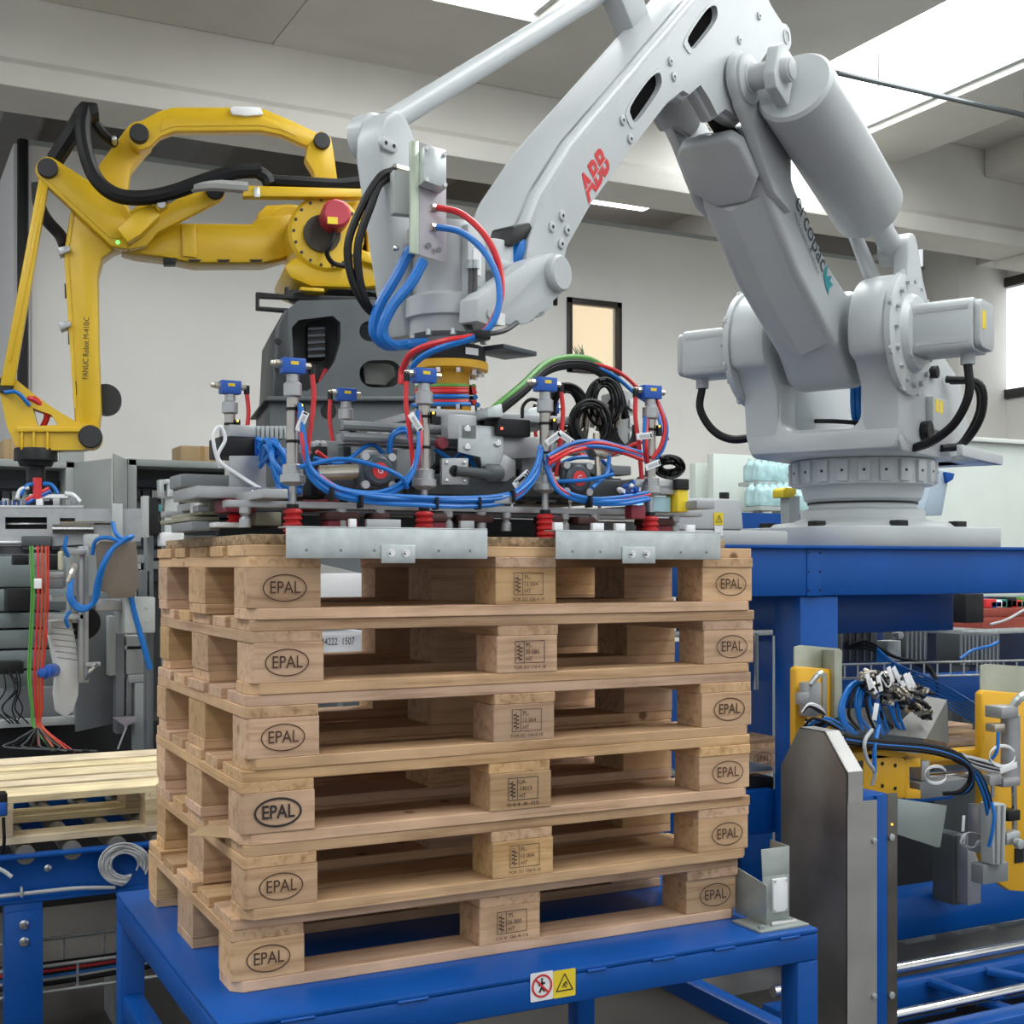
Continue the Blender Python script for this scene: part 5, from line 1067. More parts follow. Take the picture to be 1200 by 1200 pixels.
hose('steel_elbow', [(80,682,2.82),(84,672,2.82),(88,662,2.84)], .012, NICK, mc)
for u0, v0, u1, v1, y, m in ((40,678,49,690,2.82,WHTP),(55,670,75,678,2.9,ALU),(56,678,74,690,2.9,MGREY),(42,688,52,696,2.85,BLKM),(60,697,90,705,2.95,LGREY),(70,646,74,668,2.9,mat('ivory_plastic', (.6,.58,.42), .5)),(56,650,70,668,3.0,BLKM),(100,626,116,642,3.0,LGREY),(36,648,52,664,3.0,MGREY),(118,655,128,680,3.1,BLKM),(165,668,176,700,3.0,MGREY),(150,650,172,660,3.05,LGREY),(15,650,34,662,3.1,BLKM),(54,730,60,744,2.9,ALU)): pbox('machine_fitting', u0, v0, u1, v1, y, .06, m, mc, .004)
# uprights next to the stack
up = thing('stop_unit', 'black faced stop unit with a pale post behind the stack corner', 'machine', (.55,3.2,0))
pbox('black_panel', 174, 583, 186, 627, 2.9, .06, BLKM, up, .003); pbox('panel_frame', 168, 581, 175, 630, 2.9, .06, LGREY, up, .003)
pbox('pale_post', 193, 580, 210, 900, 2.9, .07, LGREY, up, .004)
plate('post_bracket', [(187,562),(204,561),(205,567),(192,567),(193,584),(188,584)], 2.88, .06, GALV, up); hose('post_rod', [(199,566,2.9),(199,582,2.9)], .016, GALV, up)
pbox('foot_cover', 190, 624, 216, 640, 2.85, .1, WHTP, up, .006); pbox('teal_guard', 186, 592, 230, 600, 3.3, .05, mat('teal_plastic', (.05,.28,.30), .4), up)
disc('knob', 216, 610, 2.85, .022, .03, ALU, up); pbox('grey_upright', 172, 628, 180, 900, 3.0, .07, MGREY, up, .003)
# gripper of the yellow robot
yg = thing('stacking_tool', 'light grey stacking tool hanging from the yellow robot flange', 'gripper', FF(*[Y(42,600,.1)[0],.1,Y(42,600,.1)[1]]))
def ybx(name, u0, v0, u1, v1, t0, t1, m, bev=.006): return ypl(name, [(u0,v0),(u1,v0),(u1,v1),(u0,v1)], t0, t1, m, yg, bev)
slot1 = [(6,606),(55,606),(55,620),(6,620)]; slot2 = [(70,607),(88,607),(88,612),(70,612)]
ypl('tool_plate', [(-20,596),(165,596),(165,634),(62,640),(-20,640)], .30, .36, ALU, yg, holes=[slot1[::-1],slot2[::-1]])
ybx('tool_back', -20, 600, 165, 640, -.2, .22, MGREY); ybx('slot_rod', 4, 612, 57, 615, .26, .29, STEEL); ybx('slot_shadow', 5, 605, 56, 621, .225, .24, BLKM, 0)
ybx('dark_bar', 25, 628, 60, 640, .36, .45, DGREY); ybx('white_bar', 34, 579, 80, 584, .1, .2, WHTP); ybx('white_bar', -20, 634, 26, 637, .36, .42, WHTP)
s_, z_ = Y(62,620,.4); e_, q_ = Y(110,620,.4); MB().cyl(FF(s_,.42,z_), FF(e_,.42,q_), .028, n=16).build('air_cylinder', STEEL, yg)
s_, z_ = Y(70,613,.4); e_, q_ = Y(130,613,.4); MB().cyl(FF(s_,.40,z_), FF(e_,.40,q_), .010, n=10).build('piston_rod', STEEL, yg)
ybx('upright_plate', 131, 590, 144, 632, .36, .42, LGREY); ybx('top_rail', -20, 592, 98, 597, .1, .36, ALU)
for k in range(5): ybx('tool_block', 2+k*20, 584, 10+k*20, 593, .1, .22, (ALU,MGREY,WHTP,ALU,MGREY)[k], .003)
for k in range(11): ybx('manifold_pin', -2+k*2.6, 586+k%3, -1+k*2.6, 593, .24, .30, BLUP if k%2 else NICK, 0)
for k, (m, pts) in enumerate(((BLUH,[(24,580),(32,569),(44,567)]),(BLUH,[(50,567),(60,568),(68,578)]),(REDH,[(24,590),(40,581),(58,572)]),(BLUP,[(24,593),(42,584),(60,575)]),(WHTP,[(20,584),(24,574),(34,571)]),(WHTP,[(76,578),(86,580),(94,588)]))): yhose('tool_hose', [(u,v,.2) for u,v in pts], .012, m, yg)
yhose('shaft_hose', [(44,560,.2),(44,585,.2)], .025, REDH, yg)

# ------------------------------------------------------------------ control cabinets along the left
def cabinet(label, u0, u1, vt, y, rows, doors):
    c = thing('control_cabinet', label, 'cabinet', (py((u0+u1)/2,600,y).x,y,0)); a, b = py(u0,600,y).x, py(u1,600,y).x; zt = py((u0+u1)/2,vt,y).z
    MB().box((a,y+.42,.1), (b,y+.45,zt)).build('back_panel', MGREY, c)
    for x0, x1 in ((a,a+.06),(b-.06,b)): MB().box((x0,y,.1), (x1,y+.42,zt)).build('side_panel', LGREY, c, bev=.004)
    MB().box((a,y,zt-.05), (b,y+.45,zt)).build('roof_panel', LGREY, c, bev=.006); MB().box((a,y,0), (b,y+.45,.1)).build('plinth', MGREY, c)
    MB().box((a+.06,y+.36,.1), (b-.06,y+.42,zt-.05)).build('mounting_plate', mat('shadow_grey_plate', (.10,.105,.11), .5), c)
    for r in range(rows):
        z = zt-.15-r*.17; MB().box((a+.07,y+.30,z-.03), (b-.07,y+.36,z+.03)).build('wiring_duct', MGREY if r%2 else DGREY2, c)
        n = int((b-a)/.07)
        for i in range(n):
            if random.random() < .75: MB().box((a+.09+i*.065,y+.28,z-.11), (a+.14+i*.065,y+.35,z-.05)).build('relay', (LGREY,DGREY,WHTP,DGREY2)[random.randrange(4)], c)
    for (d0, d1, dv) in doors:
        MB().hexa([V(p) for p in ((lambda A_, B_, z1_: ((A_.x,A_.y,.12),(B_.x,B_.y,.12),(B_.x,B_.y+.03,.12),(A_.x,A_.y+.03,.12),(A_.x,A_.y,z1_),(B_.x,B_.y,z1_),(B_.x,B_.y+.03,z1_),(A_.x,A_.y+.03,z1_)))(py(d0,600,y-.02), py(d1,600,y-.5), zt-.01))]).build('open_door', LGREY, c, bev=.004)
    return c, a, b, zt
c1, a1_, b1_, zt1 = cabinet('open grey control cabinet behind the yellow robot wrist', -60, 88, 538, 6.7, 5, ((88,131,0),))
c2, a2_, b2_, zt2 = cabinet('open grey control cabinet with dark interior beside the stack', 150, 300, 540, 6.7, 5, ((149,133,0),))
MB().box((b1_-.1,6.7,zt1), (b1_+.06,6.75,zt1+.10)).build('lifting_lug', LGREY, c1)
for u0, u1, vt, vb, lab in ((4,20,515,537,'small cardboard box on the cabinet behind the yellow robot tool'),(212,262,524,540,'flat cardboard box on the cabinet left of the gripper')):
    a = py(u0,vb,6.8); b = py(u1,vt,6.8); z0 = zt1 if u0 < 100 else zt2
    t_ = thing('cardboard_box', lab, 'box', ((a.x+b.x)/2,6.95,z0), 'boxes on the cabinets')
    MB().box((a.x,6.8,z0+.001), (b.x,7.1,b.z)).build('box_body', CARD, t_, bev=.004); MB().box((a.x+(b.x-a.x)*.45,6.799,z0+.002), (a.x+(b.x-a.x)*.55,7.101,b.z+.001)).build('tape', mat('brown_tape', (.42,.27,.12), .3), t_)
# ------------------------------------------------------------------ right: sheet steel guard with its blue post
GXF = 1.75
def gx_(u, v): return pon(u, v, 0, GXF)
gd = thing('guard_cover', 'tall bare steel guard cover with a chamfered top right of the table', 'guard', (GXF,.35,0))
yA, yB = gx_(993,905).y, gx_(915,905).y; zA = gx_(993,905).z; zB = gx_(915,905).z; tp = [gx_(937,852), gx_(967,856)]
GP = Fr((GXF,0,0), (0,1,0), (1,0,0), (0,0,1))
zn = gx_(993,941).z
MB(GP).prism([(yA,.0),(yB,.0),(yB,(zA+zB)/2),(tp[0].y,tp[0].z),(tp[1].y,tp[0].z),(yA,zA)], 0, .004).build('side_sheet', RAWST, gd, bev=.0006)
RAW2 = mat('bare_sheet_steel', (.42,.415,.40), .42, .65, var=.12, scale=7)
MB().box((GXF,yA,zn), (GXF+.055,yA+.004,zA)).build('front_sheet', RAW2, gd); MB().box((GXF,yA-.0005,0), (GXF+.105,yA+.004,zn)).build('front_sheet', RAW2, gd)
MB().hexa([V(p) for p in ((GXF,yA,zA),(GXF+.055,yA,zA),(GXF+.055,yA+.004,zA-.002),(GXF,yA+.004,zA-.002),(GXF,tp[1].y,tp[0].z),(GXF+.05,tp[1].y,tp[0].z),(GXF+.05,tp[1].y+.004,tp[0].z-.002),(GXF,tp[1].y+.004,tp[0].z-.002))]).build('chamfer_sheet', RAW2, gd)
MB().box((GXF,tp[1].y,tp[0].z-.003), (GXF+.05,tp[0].y,tp[0].z)).build('top_sheet', RAW2, gd)
for v in (985,1167): disc('bolt', 1024, v, yA-.001, .008, .006, GALV, gd, 12)
MB().box((GXF+.06,yA+.01,0), (GXF+.155,yA+.12,zn+.012)).build('blue_post', BLUE, gd, bev=.003)
MB().box((GXF+.105,yA-.0005,0), (GXF+.142,yA+.009,zn+.01)).build('blue_edge', BLUE, gd, bev=.001)
ds = MB().box((GXF+.143,yA+.0,0), (GXF+.180,yA+.012,zn+.012)).build('dark_strip', mat('dark_plated_strip', (.11,.10,.09), .35, .5, var=.3, scale=8), gd, bev=.001)
for v in (981,1166): disc('bolt', 1044, v, yA-.001, .010, .007, GALV, ds, 12)
disc('sensor_light', 1045, 966, yA-.001, .003, .002, emit('amber_light', (1,.55,.05), 3), ds, 8, 0)
MB().cyl((GXF+.06,yA+.16,zA-.03), (GXF+.09,yA+.16,zA-.03), .05, n=24).build('black_roller', BLKM, gd, bev=.004)

# ------------------------------------------------------------------ right: pallet centring station
cs = thing('centring_station', 'pallet centring station with yellow arms and pneumatic cylinders at the right', 'machine', (2.4,.7,0))
plate('zinc_plate', [(931,758),(938,756),(984,760),(987,763),(987,900),(931,900)], .86, .006, ZINC, cs); pbox('zinc_fold', 978, 762, 987, 880, .80, .06, ZINC, cs)
ya = plate('yellow_arm', [(932,784),(935,781),(984,785),(984,900),(932,900)], .82, .03, OCH, cs, .006)
pbox('arm_slot', 964, 789, 969, 880, .815, .006, RAW2, cs, 0)
pbox('cylinder_block', 948, 800, 963, 840, .76, .05, ALU, cs, .004); hose('clevis_lever', [(950,802,.76),(958,792,.75),(963,788,.75)], .010, GALV, cs); pbox('port_block', 939, 812, 949, 826, .76, .03, ALU, cs, .003)
for k in range(4): hose('cable_loop', [(940,835,.74),(948,825+k,.73),(960,828+k*2,.73),(966,838,.74),(958,848,.74),(944,846-k,.74)], .004, WHTP if k < 2 else BLK, cs)
for k in range(7): hose('blue_tube', [(942+k*4,852,.72),(952+k*5,842+k%3*3,.70),(968+k*4,846,.68),(985+k*3,856,.66)], .005, BLUH if k%2 else BLK, cs)
# big right arm
plate('zinc_plate', [(1149,780),(1156,778),(1215,782),(1215,960),(1149,960)], .62, .006, ZINC, cs)
plate('yellow_arm', [(1150,813),(1154,809),(1215,814),(1215,1046),(1184,1044),(1160,1028),(1150,1000)], .58, .03, OCH, cs, .006)
cyl_ = MB().cyl(py(1184,838,.50), py(1184,916,.50), .030, n=16).build('pneumatic_cylinder', ALU, cs)
pbox('cylinder_head', 1174, 828, 1194, 842, .46, .07, ALU, cyl_, .004); pbox('cylinder_foot', 1176, 912, 1196, 922, .46, .07, ALU, cyl_, .004)
hose('piston_rod', [(1188,920,.50),(1189,975,.50)], .009, STEEL, cyl_); pbox('rod_clevis', 1180, 975, 1196, 990, .47, .06, GALV, cyl_, .004)
hose('clevis_lever', [(1184,832,.48),(1195,818,.46),(1206,812,.46)], .014, GALV, cs); pbox('flow_valve', 1166, 848, 1178, 858, .47, .04, NICK, cs, .003); pbox('flow_valve', 1160, 908, 1174, 920, .45, .04, ALU, cs, .003)
for k in range(3): hose('white_cable', [(1166+15*math.cos(math.radians(a))+9,886+(11+k)*math.sin(math.radians(a)),.44) for a in range(0,331,30)], .0026, WHTP, cs)
def tag2(u, v, y, ang, L_=.05, w_=.018):
    c = py(u,v,y); a = math.radians(ang); f = Fr(c, (math.cos(a),0,math.sin(a)), (0,1,0), (-math.sin(a),0,math.cos(a))); MB(f).box((-L_/2,-.001,-w_/2), (L_/2,.001,w_/2)).build('cable_tag', WHTP, cs, bev=.0006)
tag2(1182,900,.43,12,.075,.018)
hose('feed_tube', [(1170,858,.44),(1168,880,.44),(1160,892,.46)], .006, BLUH, cs); hose('slender_rod', [(1163,920,.45),(1163,935,.45)], .006, STEEL, cs)
plate('cylinder_body', [(1162,942),(1180,942),(1178,1014),(1164,1014)], .42, .05, LGREY, cs, .006); plate('cylinder_body', [(1148,944),(1158,944),(1158,1000),(1148,1000)], .50, .05, ALU, cs, .004); hose('cylinder_rib', [(1168,944,.417),(1168,1012,.417)], .004, ALU, cs); hose('cylinder_rib', [(1175,944,.417),(1174,1012,.417)], .004, ALU, cs)
hose('blue_tube', [(1162,940,.38),(1165,955,.37),(1163,975,.37),(1159,992,.38)], .006, BLUH, cs); pbox('lower_clevis', 1152, 1012, 1182, 1035, .44, .05, MGREY, cs, .004); pbox('dark_slot', 1190, 994, 1200, 1011, .575, .006, BLKM, cs, 0)
pbox('black_head', 1182, 950, 1196, 962, .46, .05, BLKM, cs); disc('rod_pin', 1191, 988, .46, .016, .02, GALV, cs)
# yellow box beam
yb2 = plate('yellow_box_face', [(1012,882),(1058,888),(1061,892),(1061,934),(1056,936),(1026,929),(1012,928)], .50, .006, OCH, cs, .002)
for u, v in ((1034,895),(1049,897),(1034,921),(1049,924)): disc('bolt_hole', u, v, .499, .006, .001, BLKM, yb2, 12, 0)
pbox('yellow_box_bar', 1000, 879, 1062, 890, .50, .14, OCH, cs, .004); plate('yellow_channel', [(1061,890),(1079,888),(1079,899),(1066,899),(1066,926),(1079,926),(1079,936),(1061,936)], .50, .12, OCH, cs)
pbox('yellow_long_rail', 1075, 880, 1160, 890, .60, .06, OCH, cs, .004); pbox('rail_under', 1080, 890, 1160, 896, .66, .03, OCH, cs)
pbox('chrome_strip', 1090, 906, 1150, 911, .60, .05, STEEL, cs); pbox('grey_actuator', 1078, 915, 1135, 934, .52, .08, MGREY, cs, .004); pbox('grey_actuator', 1080, 892, 1090, 915, .54, .05, ALU, cs, .003)
for k in range(3): hose('white_cable', [(1097+13*math.cos(math.radians(a)),908+(9+k)*math.sin(math.radians(a)),.49) for a in range(0,331,30)], .0024, WHTP, cs)
plate('hanging_plate', [(1052,936),(1110,944),(1102,993),(1098,993),(1052,978)], .46, .004, mat('grey_green_zinc_plate', (.33,.38,.36), .4, .45, var=.08), cs)
plate('cover_sheet', [(985,872),(1075,884),(1085,880),(1080,877),(1000,866)], .47, .15, GALV, cs, .002)
# bent hood plate
HD = [py(1086,818,.62), py(1107,820,.62), py(1086,866,.46), py(1040,858,.50)]
def sheet(name, quad, th, m, par):
    n_ = (quad[1]-quad[0]).cross(quad[3]-quad[0]).normalized()*th; return MB().hexa([*quad, *[q+n_ for q in quad]]).build(name, m, par)
sheet('hood_plate', [py(1086,816,.66), py(1110,820,.66), py(1085,866,.46), py(1040,860,.50)], .003, mat('dark_bare_plate', (.20,.195,.18), .6, .3, var=.15), cs); sheet('hood_side', [py(1110,820,.66), py(1112,871,.62), py(1086,866,.46), py(1108,822,.65)], .003, mat('dark_zinc', (.16,.17,.15), .5, .4), cs)
# plug bundle with blue tubes
for k in range(120):
    u = 1004+random.random()*80; v = 790+(u-1006)*.42+random.uniform(-14,20); c = py(u,v,.52+random.uniform(-.04,.03)); d = V((random.uniform(-.3,.6),-1,random.uniform(-.5,.6))).normalized()
    MB().cyl(c, c+d*.022, .0075, n=8).cyl(c+d*.022, c+d*.034, .0055, n=8).build('round_plug', (NTUBE,BLKM,NICK,BLKM)[k%4], cs)
for k in range(10): c = py(1018+k*5+random.uniform(-3,3),798-k*1.8+random.uniform(-5,5),.50); tag2(1018+k*5.5+random.uniform(-2,2),800-k*1.2+random.uniform(-6,10),.455,-62+random.uniform(-15,15),.05,.016)
for k in range(12):
    u = 1000+k*5; hose('blue_tube', [(u+6,796+k*2,.53),(u-4+random.uniform(-4,4),815,.50),(u-2+random.uniform(-6,6),838,.50),(u+6,856+random.uniform(-5,5),.52)], .0052, BLUH if k%4 else BLK, cs)
for k in range(3): hose('blue_tube', [(1012,794,.52),(994,806+k*2,.51),(984+k*2,832,.50),(990+k*2,852,.50),(1004,860,.52)], .006, BLUH, cs)
for k in range(5): hose('black_loom', [(990,862+k*2,.45),(1030,868+k*2,.42),(1080,872+k*2,.40),(1115,880+k*2,.38),(1135,895+k,.38),(1140-k,915,.40),(1132-k*2,928,.42),(1105,930,.46)], .0068, BLUH if k == 2 else BLK, cs)
for k in range(4): hose('black_loom', [(1118,884+k*2,.40),(1140+k*2,905,.40),(1152+k*2,930,.42),(1158+k*2,955,.44)], .0065, BLK if k%2 else BLUH, cs)
hose('grey_cable', [(1022,855,.44),(1013,870,.42),(1016,890,.42),(1025,905,.42),(1022,920,.43)], .006, GRYH, cs); hose('blue_tube', [(1030,850,.44),(1025,875,.42),(1025,905,.42)], .007, BLUH, cs); tag2(1026,834,.43,78,.05,.018)
for k in range(5): hose('black_loom', [(1115+k*3,884,.5),(1140,889+k*2,.5),(1170,897+k*2,.48)], .008, BLK if k%2 else GRYH, cs)
for k in range(6): hose('white_cable', [(1128+10*math.cos(math.radians(a))*random.uniform(.7,1.3)+10,985+9*math.sin(math.radians(a)),.5) for a in range(0,331,40)], .004, GRYH, cs)
tag2(1129,965,.49,85,.05,.012)
pbox('grey_post', 1117, 978, 1133, 1060, .9, .1, DGREY, cs, .004); pbox('grey_post', 1134, 980, 1150, 1060, .85, .06, ALU, cs, .004)
# ------------------------------------------------------------------ blue beams and chrome rails at the bottom right
bb_ = thing('base_frame', 'blue steel base frame with chrome rails at the lower right', 'frame', (2.8,.9,0))
z0 = py(1125,1090,1.0).z; z1 = py(1125,1042,1.0).z
MB().box((py(1040,1060,1.0).x,1.0,z0), (4.2,1.14,z1)).build('cross_beam', BLUE, bb_, bev=.004)
MB().box((py(1040,1000,1.5).x,1.6,.50), (py(1118,1000,1.6).x,1.72,.60)).build('cross_beam', BLUE, bb_, bev=.004)
r0 = py(1050,1138,.75); r1 = py(1200,1110,.75)
MB().cyl((1.9,.75,r1.z+.01), (4.3,.75,r1.z+.01), .018, n=14).build('chrome_rail', STEEL, bb_)
MB().box((1.85,.66,r1.z-.13), (4.3,.74,r1.z-.015)).build('side_channel', BLUE, bb_, bev=.004)
r2 = py(1150,1172,.45)
MB().cyl((1.9,.47,r2.z), (4.3,.47,r2.z), .016, n=14).build('chrome_rail', STEEL, bb_)
MB().box((1.85,.34,r2.z-.1), (4.3,.42,r2.z-.02)).build('side_channel', BLUE, bb_, bev=.004)
MB().bar(py(1090,1150,.66), py(1195,1188,.42), .05, .02).build('diagonal_tie', BLUE, bb_, bev=.003)
MB().bar(py(1090,1150,.66)+V((.25,0,0)), py(1195,1188,.42)+V((.4,0,0)), .05, .02).build('diagonal_tie', BLUE, bb_, bev=.003)
disc('guide_wheel', 1128, 1178, .52, .03, .03, BLKM, bb_); disc('guide_wheel', 1156, 1172, .52, .02, .03, BLKM, bb_)
MB().box((1.9,1.0,.02), (4.3,1.80,.08)).build('floor_plate', RAWST, bb_)
for u in (1062,1124,1172):
    p = py(u,1105,1.2); MB().cyl((p.x,1.2,.08), (p.x,1.2,z0), .014, n=10).build('levelling_bolt', GALV, bb_); MB().box((p.x-.03,1.17,.08), (p.x+.12,1.23,.095)).build('foot_bar', GALV, bb_)

# ------------------------------------------------------------------ behind the stand: conveyor, motors, wire tray
rc = thing('rear_conveyor', 'blue conveyor with grey motors behind the robot stand column', 'conveyor', (3.4,2.8,0))
pbox('rear_beam', 986, 790, 1260, 822, 2.55, .12, BLUE, rc, .006); pbox('rear_wall', 980, 700, 1260, 792, 3.35, .1, mat('navy_panel', (.008,.03,.12), .5), rc)
pbox('dark_machine', 1040, 822, 1260, 870, 3.47, .1, DGREY, rc)
for u0, u1, v0, v1 in ((986,1028,733,776),(1062,1087,738,774),(1125,1148,742,780),(1149,1172,743,782)):
    mo_ = pbox('motor', u0, v0, u1, v1, 2.75, .18, DGREY, rc, .006)
    for k in range(5): pbox('cooling_fin', u0+1+k*(u1-u0)/5, v0+2, u0+1+k*(u1-u0)/5+1.6, v1-1, 2.742, .01, MGREY, mo_, 0)
pbox('light_block', 1040, 751, 1056, 775, 2.7, .08, LGREY, rc, .004); disc('silver_cap', 1048, 744, 2.7, .02, .05, ALU, rc)
for z in (776,792): hose('tray_wire', [(986,z+3,2.45),(1100,z,2.45),(1250,z-3,2.45)], .006, GALV, rc, 5)
for k in range(16): hose('tray_hoop', [(990+k*15.5,779-k*.25,2.45),(990+k*15.5,795-k*.25,2.45)], .005, GALV, rc, 5)
for k in range(6): hose('blue_tube', [(1028,760+k*3,2.6),(1050,778+k*3,2.42),(1090,795+k*4.5,2.3),(1130,817+k*4.5,2.2),(1155,834+k*4,2.1)], .006, BLUH, rc)
for k in range(3): hose('black_cable', [(990,760,2.7),(1015,752+k*4,2.68),(1050,770,2.66),(1085,778+k*3,2.5),(1098,800,2.4),(1097,818,2.4)], .008, BLK, rc)
hose('blue_tube', [(1125,772,2.6),(1140,762,2.6),(1160,757,2.6),(1170,752,2.6)], .008, BLUH, rc)
for i, (u0, v0, u1, v1, y) in enumerate(((1105,858,1150,867,2.06),(1110,868,1152,874,1.88),(1100,850,1140,856,2.24))):
    tag(pbox('loose_plank', u0, v0, u1, v1, y, .15, WX, None, .003), ('upper thin plank in the scrap pile behind the yellow rail','lower plank in the scrap pile behind the yellow rail','rearmost thin plank in the scrap pile behind the yellow rail')[i], 'plank', 'planks in the scrap pile')
tp_ = thing('scrap_bin', 'dark steel bin holding scrap planks behind the yellow rail', 'bin', (3.0,2.1,0)); a = py(1095,877,1.85); b = py(1160,877,1.85)
MB().box((a.x,1.85,0), (b.x,2.7,a.z-.012)).build('bin_body', DGREY, tp_, bev=.005); MB().box((a.x-.02,1.83,a.z-.06), (b.x+.02,1.85,a.z-.02)).build('bin_rim', DGREY2, tp_, bev=.003)
# conveyor strip seen between the stack and the column, with a pallet on it
ic = thing('infeed_conveyor', 'blue conveyor beam between the pallet stack and the stand column', 'conveyor', (2.1,1.6,0))
pbox('upper_beam', 800, 752, 906, 800, 1.45, .12, BLUE, ic, .005); pbox('lower_beam', 800, 930, 910, 982, 1.20, .12, BLUE, ic, .005); pbox('top_rail', 800, 739, 906, 746, 1.5, .1, GALV, ic); hose('tie_rod', [(886,742,1.42),(886,808,1.42)], .008, GALV, ic)
pbox('dark_back', 800, 700, 906, 740, 2.0, .05, mat('navy_panel', (.008,.03,.12), .5), ic); pbox('leg', 800, 800, 830, 1060, 1.3, .1, BLUE, ic, .005); pbox('black_roller', 860, 912, 908, 930, 1.25, .1, BLKM, ic, .01); pbox('shelf_plate', 800, 902, 905, 908, 1.25, .3, GALV, ic)
p = py(876,898,1.70); pallet('wooden pallet half hidden between the stack and the blue column', (p.x-1.12,1.62,p.z-.02), 0, (('PL-','12 004','HT'),'FOR SO 106-4-18',False), 'euro_pallet', None, 'pallets on the conveyors')
MB().box((p.x-1.12,1.64,p.z-.055), (p.x+.08,2.34,p.z-.021)).build('pallet_bed', GALV, ic)
# ------------------------------------------------------------------ pale partition, shrink-wrapped packs, red crates
GPN = mat('pale_green_panel', (.60,.66,.61), .5, var=.03)
pt = thing('low_partition', 'pale green low partition panels behind the white robot base', 'partition', (4.9,4.2,0))
def pslab(u0, u1, vt, y, m=GPN, th=.08, nm='panel'):
    a, b = py(u0,600,y).x, py(u1,600,y).x; return MB().box((a,y,0), (b,y+th,py((u0+u1)/2,vt,y).z)).build(nm, m, pt, bev=.006)
pslab(1030,1290,519,3.6); pslab(836,940,534,5.4); pslab(815,838,543,5.6)
MB().box((py(1030,600,3.6).x,3.56,py(1160,519,3.6).z), (py(1290,600,3.6).x,3.72,py(1160,514,3.6).z)).build('cap_rail', mat('pale_cap', (.68,.72,.68), .5), pt, bev=.004)
wk = [(884,531,5.0),(908,533,5.1),(932,566,4.6),(886,560,4.7),(910,558,4.9)]
for i, (u, v, y) in enumerate(wk):
    t_ = thing('bottle_pack', ('topmost shrink wrapped bottle pack left of the robot turntable','shrink wrapped bottle pack next to the topmost one, by the turntable','front right shrink wrapped bottle pack beside the robot base','lower left shrink wrapped bottle pack behind the connection box','middle shrink wrapped bottle pack in the lower row by the robot')[i], 'bottle pack', py(u+12,v+24,y), 'shrink wrapped bottle packs')
    for k in range(3):
        for q in range(2):
            c = py(u+4+k*8,v+27,y)+V((0,q*.09,0)); MB().lathe([(.036,0),(.038,.02),(.036,.05),(.038,.08),(.034,.11),(.014,.135),(.014,.15)], c-V((0,0,.02)), n=12).build('bottle', CLEAR, t_)
    c0, c1_ = py(u,v+28,y), py(u+24,v+14,y); MB().box((c0.x,y-.045,c0.z-.03), (c1_.x,y+.14,c1_.z)).build('film_sleeve', CLEAR, t_, bev=.012)
pal = thing('drinks_rack', 'grey rack holding the shrink wrapped bottle packs behind the robot', 'rack', (4.2,4.9,0))
for i, (u, v, y) in enumerate(wk): c0, c1_ = py(u-2,v+28,y), py(u+27,v+28,y); MB().box((c0.x,y-.06,c0.z-.06), (c1_.x,y+.17,c0.z-.032)).build('shelf', LGREY, pal); MB().box((c0.x+.03,y,0), (c0.x+.07,y+.05,c0.z-.06)).build('upright', LGREY, pal)
bk2 = thing('bumper_block', 'yellow bumper block standing behind the robot base', 'block', py(926,600,2.15)); plate('block', [(918,574),(921,571),(933,572),(934,578),(930,583),(918,583)], 2.15, .08, YLAB, bk2, .006); q_ = py(926,583,2.19); MB().box((q_.x-.03,2.16,zt0), (q_.x+.03,2.22,q_.z+.005)).build('stem', LGREY, bk2)
sc_ = thing('blue_screen_stand', 'pale blue folded sheet stand right of the robot turntable', 'stand', py(1098,604,2.6)); plate('sheet', [(1080,604),(1096,550),(1117,554),(1112,560),(1104,604)], 2.6, .06, mat('pale_blue_sheet', (.38,.46,.52), .4), sc_, .004); plate('blue_edge', [(1108,553),(1119,555),(1117,562),(1110,566)], 2.58, .02, BLUE, sc_, .002)
MB().box((2.9,2.6,1.2), (4.2,2.75,py(1098,606,2.6).z)).build('support_beam', BLUE, sc_)
rk = thing('tool_crate', 'red plastic crates with tools at the far right below the stand beam', 'crate', py(1180,740,3.0))
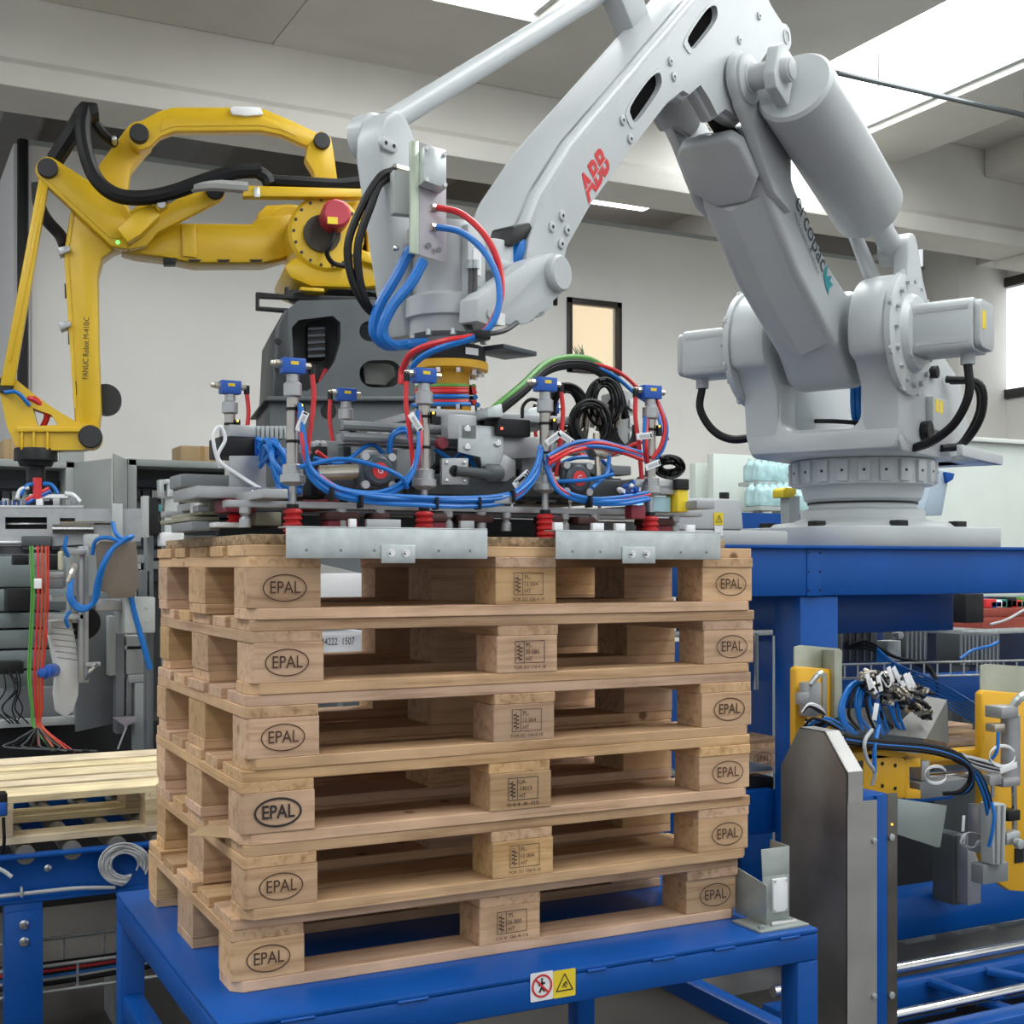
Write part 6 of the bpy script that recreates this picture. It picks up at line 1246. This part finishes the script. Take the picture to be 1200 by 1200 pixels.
for k, (v0, v1) in enumerate(((712,722),(722,736))): pbox('crate_wall', 1152, v0, 1260, v1, 3.0, .28, mat('brick_red_plastic', (.30,.05,.03), .5), rk, .006)
for k in range(9): c = py(1158+k*6,708,3.05); MB().box(c-V((.04,.02,.02)), c+V((.05,.12,.015+random.random()*.03))).build('tool', (REDH,BLUP,WHTP,GREEN,BLKM,REDH,MGREY,GRNH,REDH)[k], rk, bev=.006)
hose('thin_rope', [(1160,732,2.95),(1180,726,2.94),(1205,712,2.94)], .008, GRYH, rk)
pbox('crate_table', 1128, 736, 1260, 742, 2.95, .38, GALV, rk); pbox('table_leg', 1128, 742, 1136, 900, 3.0, .08, DGREY, rk)
tag(pbox('dark_post', 1132, 696, 1153, 730, 2.9, .1, BLKM, None, .004), 'short black post under the blue stand beam', 'post'); 
# white cartons seen through the pallets
for i, (u0, v0, u1, v1, y, lab) in enumerate(((362,672,425,700,2.75,'white cardboard carton seen through the topmost pallet'),(368,740,428,772,2.80,'carton with printed white label seen through the second pallet'))):
    t_ = thing('white_carton', lab, 'carton', py((u0+u1)/2,v1,y), 'white cartons behind the stack'); pbox('carton_body', u0, v0, u1, v1, y, .3, WHTP, t_, .004)
    if i == 0: plate('open_flap', [(362,672),(372,660),(424,672)], y+.02, .004, mat('grey_carton', (.3,.3,.28), .7), t_)
    else: pbox('printed_label', u0+3, v0+4, u1-4, v1-6, y-.002, .002, mat('label_paper', (.7,.72,.76), .6), t_, 0); g = py(396,752,y-.004); text('44222  1507', .045, Fr(g,(1,0,0),(0,-1,0),(0,0,1)), INK, t_, 'label_print', width=.15)
rk2 = thing('carton_rack', 'grey two-tier rack under the white cartons behind the stack', 'rack', py(395,800,2.9)); cx0, cx1 = py(352,700,2.75).x, py(436,700,2.75).x
for v_, y_ in ((700.5,2.75),(772.5,2.80)): z_ = py(395,v_,y_).z; MB().box((cx0,2.72,z_-.025), (cx1,3.15,z_)).build('shelf', MGREY, rk2, bev=.003)
for x_ in (cx0,cx1-.03):
    for y_ in (2.72,3.12): MB().box((x_,y_,0), (x_+.03,y_+.03,py(395,700,2.75).z)).build('upright', MGREY, rk2, bev=.002)
